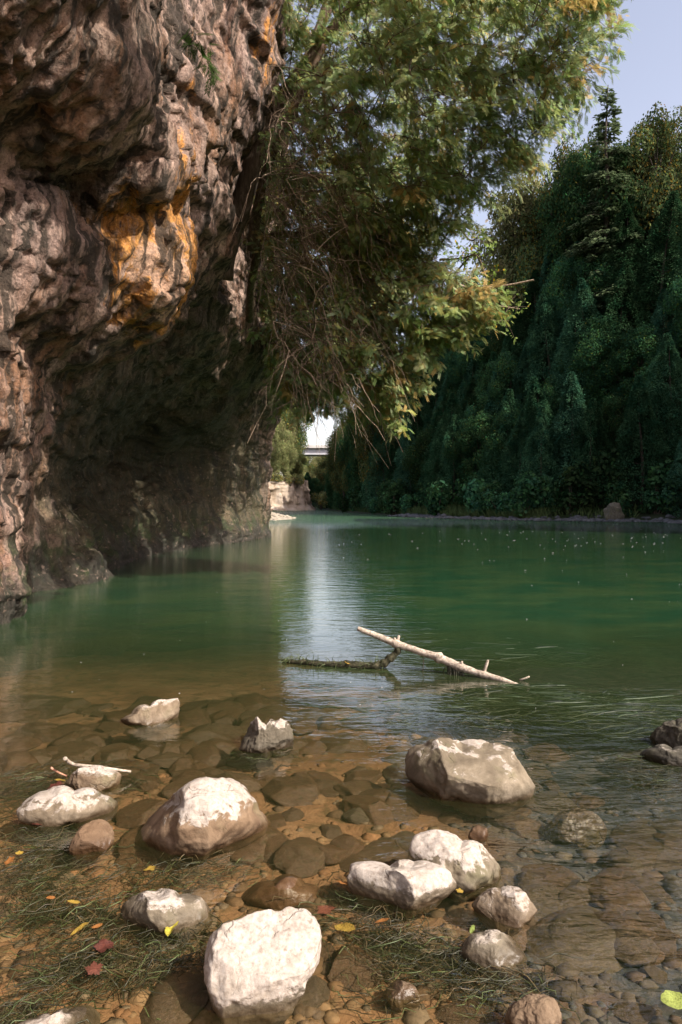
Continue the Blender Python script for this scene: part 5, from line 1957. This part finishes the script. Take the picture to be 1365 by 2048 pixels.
# ------------------------------------------------------------------ fallen leaves
def leaf_mesh(kind, col, seed):
    rng = np.random.default_rng(seed)
    if kind == 'lobed':
        ang = np.linspace(0, 2 * np.pi, 31)[:-1]
        r = 0.70 + 0.11 * np.cos(5 * ang) + 0.07 * np.cos(15 * ang + 0.6) + rng.normal(0, 0.03, 30)
    elif kind == 'round':
        ang = np.linspace(0, 2 * np.pi, 31)[:-1]
        r = 0.8 + 0.06 * np.cos(ang) + rng.normal(0, 0.02, 30)
    else:
        ang = np.linspace(0, 2 * np.pi, 31)[:-1]
        r = 0.9 / np.sqrt(np.cos(ang) ** 2 + (np.sin(ang) / 0.42) ** 2) + 0.04 * np.cos(12 * ang)
    ring = np.stack([np.cos(ang) * r, np.sin(ang) * r, 0 * r], 1)
    inn = ring * 0.5
    V = np.vstack([ring, inn, [[0, 0, 0]]])
    V[:, 2] = 0.16 * np.abs(V[:, 1]) + 0.10 * vnoise(V * 2 + seed, 4)
    i = np.arange(30)
    j = (i + 1) % 30
    Fs = [np.stack([i, j, 30 + j, 30 + i], 1), np.stack([30 + i, 30 + j, np.full(30, 60)], 1)]
    C = np.tile(np.asarray(col, float), (61, 1))
    C[:30] *= 0.8
    return make_mesh('fallen_leaf', V, Fs, M['litter'], True, cols={'tint': C})


YEL, RED, ORA, GRN = (0.36, 0.25, 0.045), (0.10, 0.032, 0.022), (0.30, 0.13, 0.035), (0.22, 0.29, 0.07)
leaves = [
    (112, 1572, 20, 'lobed', RED, 'red-brown leaf lying between the flat oval rock and the small pinkish rock', 0.06),
    (120, 1560, 16, 'long', YEL, 'yellow-green leaf behind the red-brown leaf at the flat oval rock', 0.06),
    (74, 1647, 14, 'long', RED, 'small red leaf at the front edge of the flat oval rock', 0.01),
    (20, 1722, 14, 'lobed', ORA, 'orange leaf floating near the left edge in the weed', 0.01),
    (40, 1706, 10, 'lobed', YEL, 'small yellow leaf just above the orange leaf near the left edge', 0.01),
    (300, 1738, 16, 'lobed', YEL, 'yellow leaf in the weed under the brown dome', 0.01),
    (148, 1804, 15, 'long', YEL, 'yellow leaf in the weed left of the low grey-green rock', 0.01),
    (102, 1795, 11, 'long', ORA, 'narrow brown-orange leaf left of the low grey-green rock', 0.01),
    (345, 1850, 30, 'long', (0.5, 0.45, 0.06), 'long yellow-green leaf curled against the front of the low grey-green rock', 0.02),
    (160, 1858, 22, 'long', YEL, 'yellow leaf pair beside the orange twig at lower left', 0.012),
    (195, 1852, 12, 'long', ORA, 'small orange leaf right of the yellow leaf pair at lower left', 0.012),
    (210, 1893, 26, 'lobed', RED, 'large red leaf floating at lower left', 0.012),
    (188, 1938, 22, 'lobed', (0.14, 0.05, 0.032), 'dull red leaf below the large red leaf at lower left', 0.012),
    (652, 1820, 24, 'lobed', (0.16, 0.06, 0.03), 'dark maroon leaf by the right shoulder of the bottom pale boulder', 0.012),
    (690, 1855, 28, 'long', YEL, 'yellow leaf in the weed right of the bottom pale boulder', 0.012),
    (765, 1842, 16, 'long', ORA, 'orange feathery leaf in front of the pale saddle rock', 0.012),
    (685, 1765, 14, 'long', ORA, 'upright orange leaf at the left end of the pale saddle rock', 0.03),
    (920, 1782, 10, 'lobed', YEL, 'tiny yellow leaf in the gap between the saddle rock and the pitted rock', 0.03),
    (697, 1326, 9, 'lobed', (0.55, 0.35, 0.06), 'bright yellow leaf stuck on the mossy side limb of the fallen branch', 0.035),
    (945, 1858, 12, 'long', GRN, 'pale green leaf at the left foot of the small white topped rock', 0.012),
    (1352, 2002, 32, 'round', (0.34, 0.42, 0.10), 'round lime-green leaf at the right edge near the bottom', 0.015),
]
for i, (px, py, s, kd, col, lab, z) in enumerate(leaves):
    q = W(px, py, z)
    o = link('fallen_leaf', leaf_mesh(kd, col, 300 + i), None, q)
    r = s / F * q[1]
    o.scale = (r, r, r)
    o.rotation_euler = (RNG.normal(0, 0.15), RNG.normal(0, 0.15), RNG.uniform(0, 6.28))
    tag(o, lab, 'leaf', 'fallen leaves')

# ------------------------------------------------------------------ foam flecks drifting on the pool
def foam():
    rng = np.random.default_rng(88)
    mb = MB()
    for k in range(130):
        t = rng.random()
        if t < 0.45:
            px, py = rng.uniform(650, 1365), 1062 + abs(rng.normal(0, 26))
        elif t < 0.6:
            px, py = rng.uniform(1100, 1365), rng.normal(1085, 14)
        else:
            px, py = rng.uniform(100, 1365), rng.uniform(1090, 1420)
        if py < 1052:
            continue
        q = W(px, py, 0.004)
        if q[0] < -0.107 * q[1] - 0.4 and q[1] > 12:
            continue
        r = rng.uniform(0.5, 1.5) / F * q[1] * (1.0 if py < 1130 else 0.8)
        a = np.linspace(0, 2 * np.pi, 8)[:-1]
        V = np.stack([np.cos(a) * r * rng.uniform(0.8, 2.0), np.sin(a) * r * rng.uniform(0.8, 1.4), 0 * a], 1) * (1 + rng.normal(0, 0.15, (7, 1))) + q
        V = np.vstack([V, q + np.array([0, 0, 0.002])])
        i = np.arange(7)
        mb.add(V, np.stack([i, (i + 1) % 7, np.full(7, 7)], 1))
    tag(link('foam_flecks', mb.build('foam_flecks', M['foam'])), 'scattered white foam flecks drifting on the green pool', None, None, 'stuff')


foam()

# pale block standing at the water's edge across the river
bd('upright pale grey block at the waterline under the dark right-bank trees',
   [(1212, 1040), (1214, 1016), (1222, 1007), (1238, 1008), (1243, 1022), (1247, 1040), (1240, 1046), (1218, 1046)], 1043.5, 9.0, 0.0, 0.5, 0.9, 3, 91, fine=False, rough=1.6, planes=[(0, -0.1, -1, 0.4), (1, 0.15, -0.2, 0.5), (-1, 0.1, -0.2, 0.5), (0.3, 1, -0.2, 0.6)])
BOULDERS[91].color = (9, 0, 0.5, 0.6)
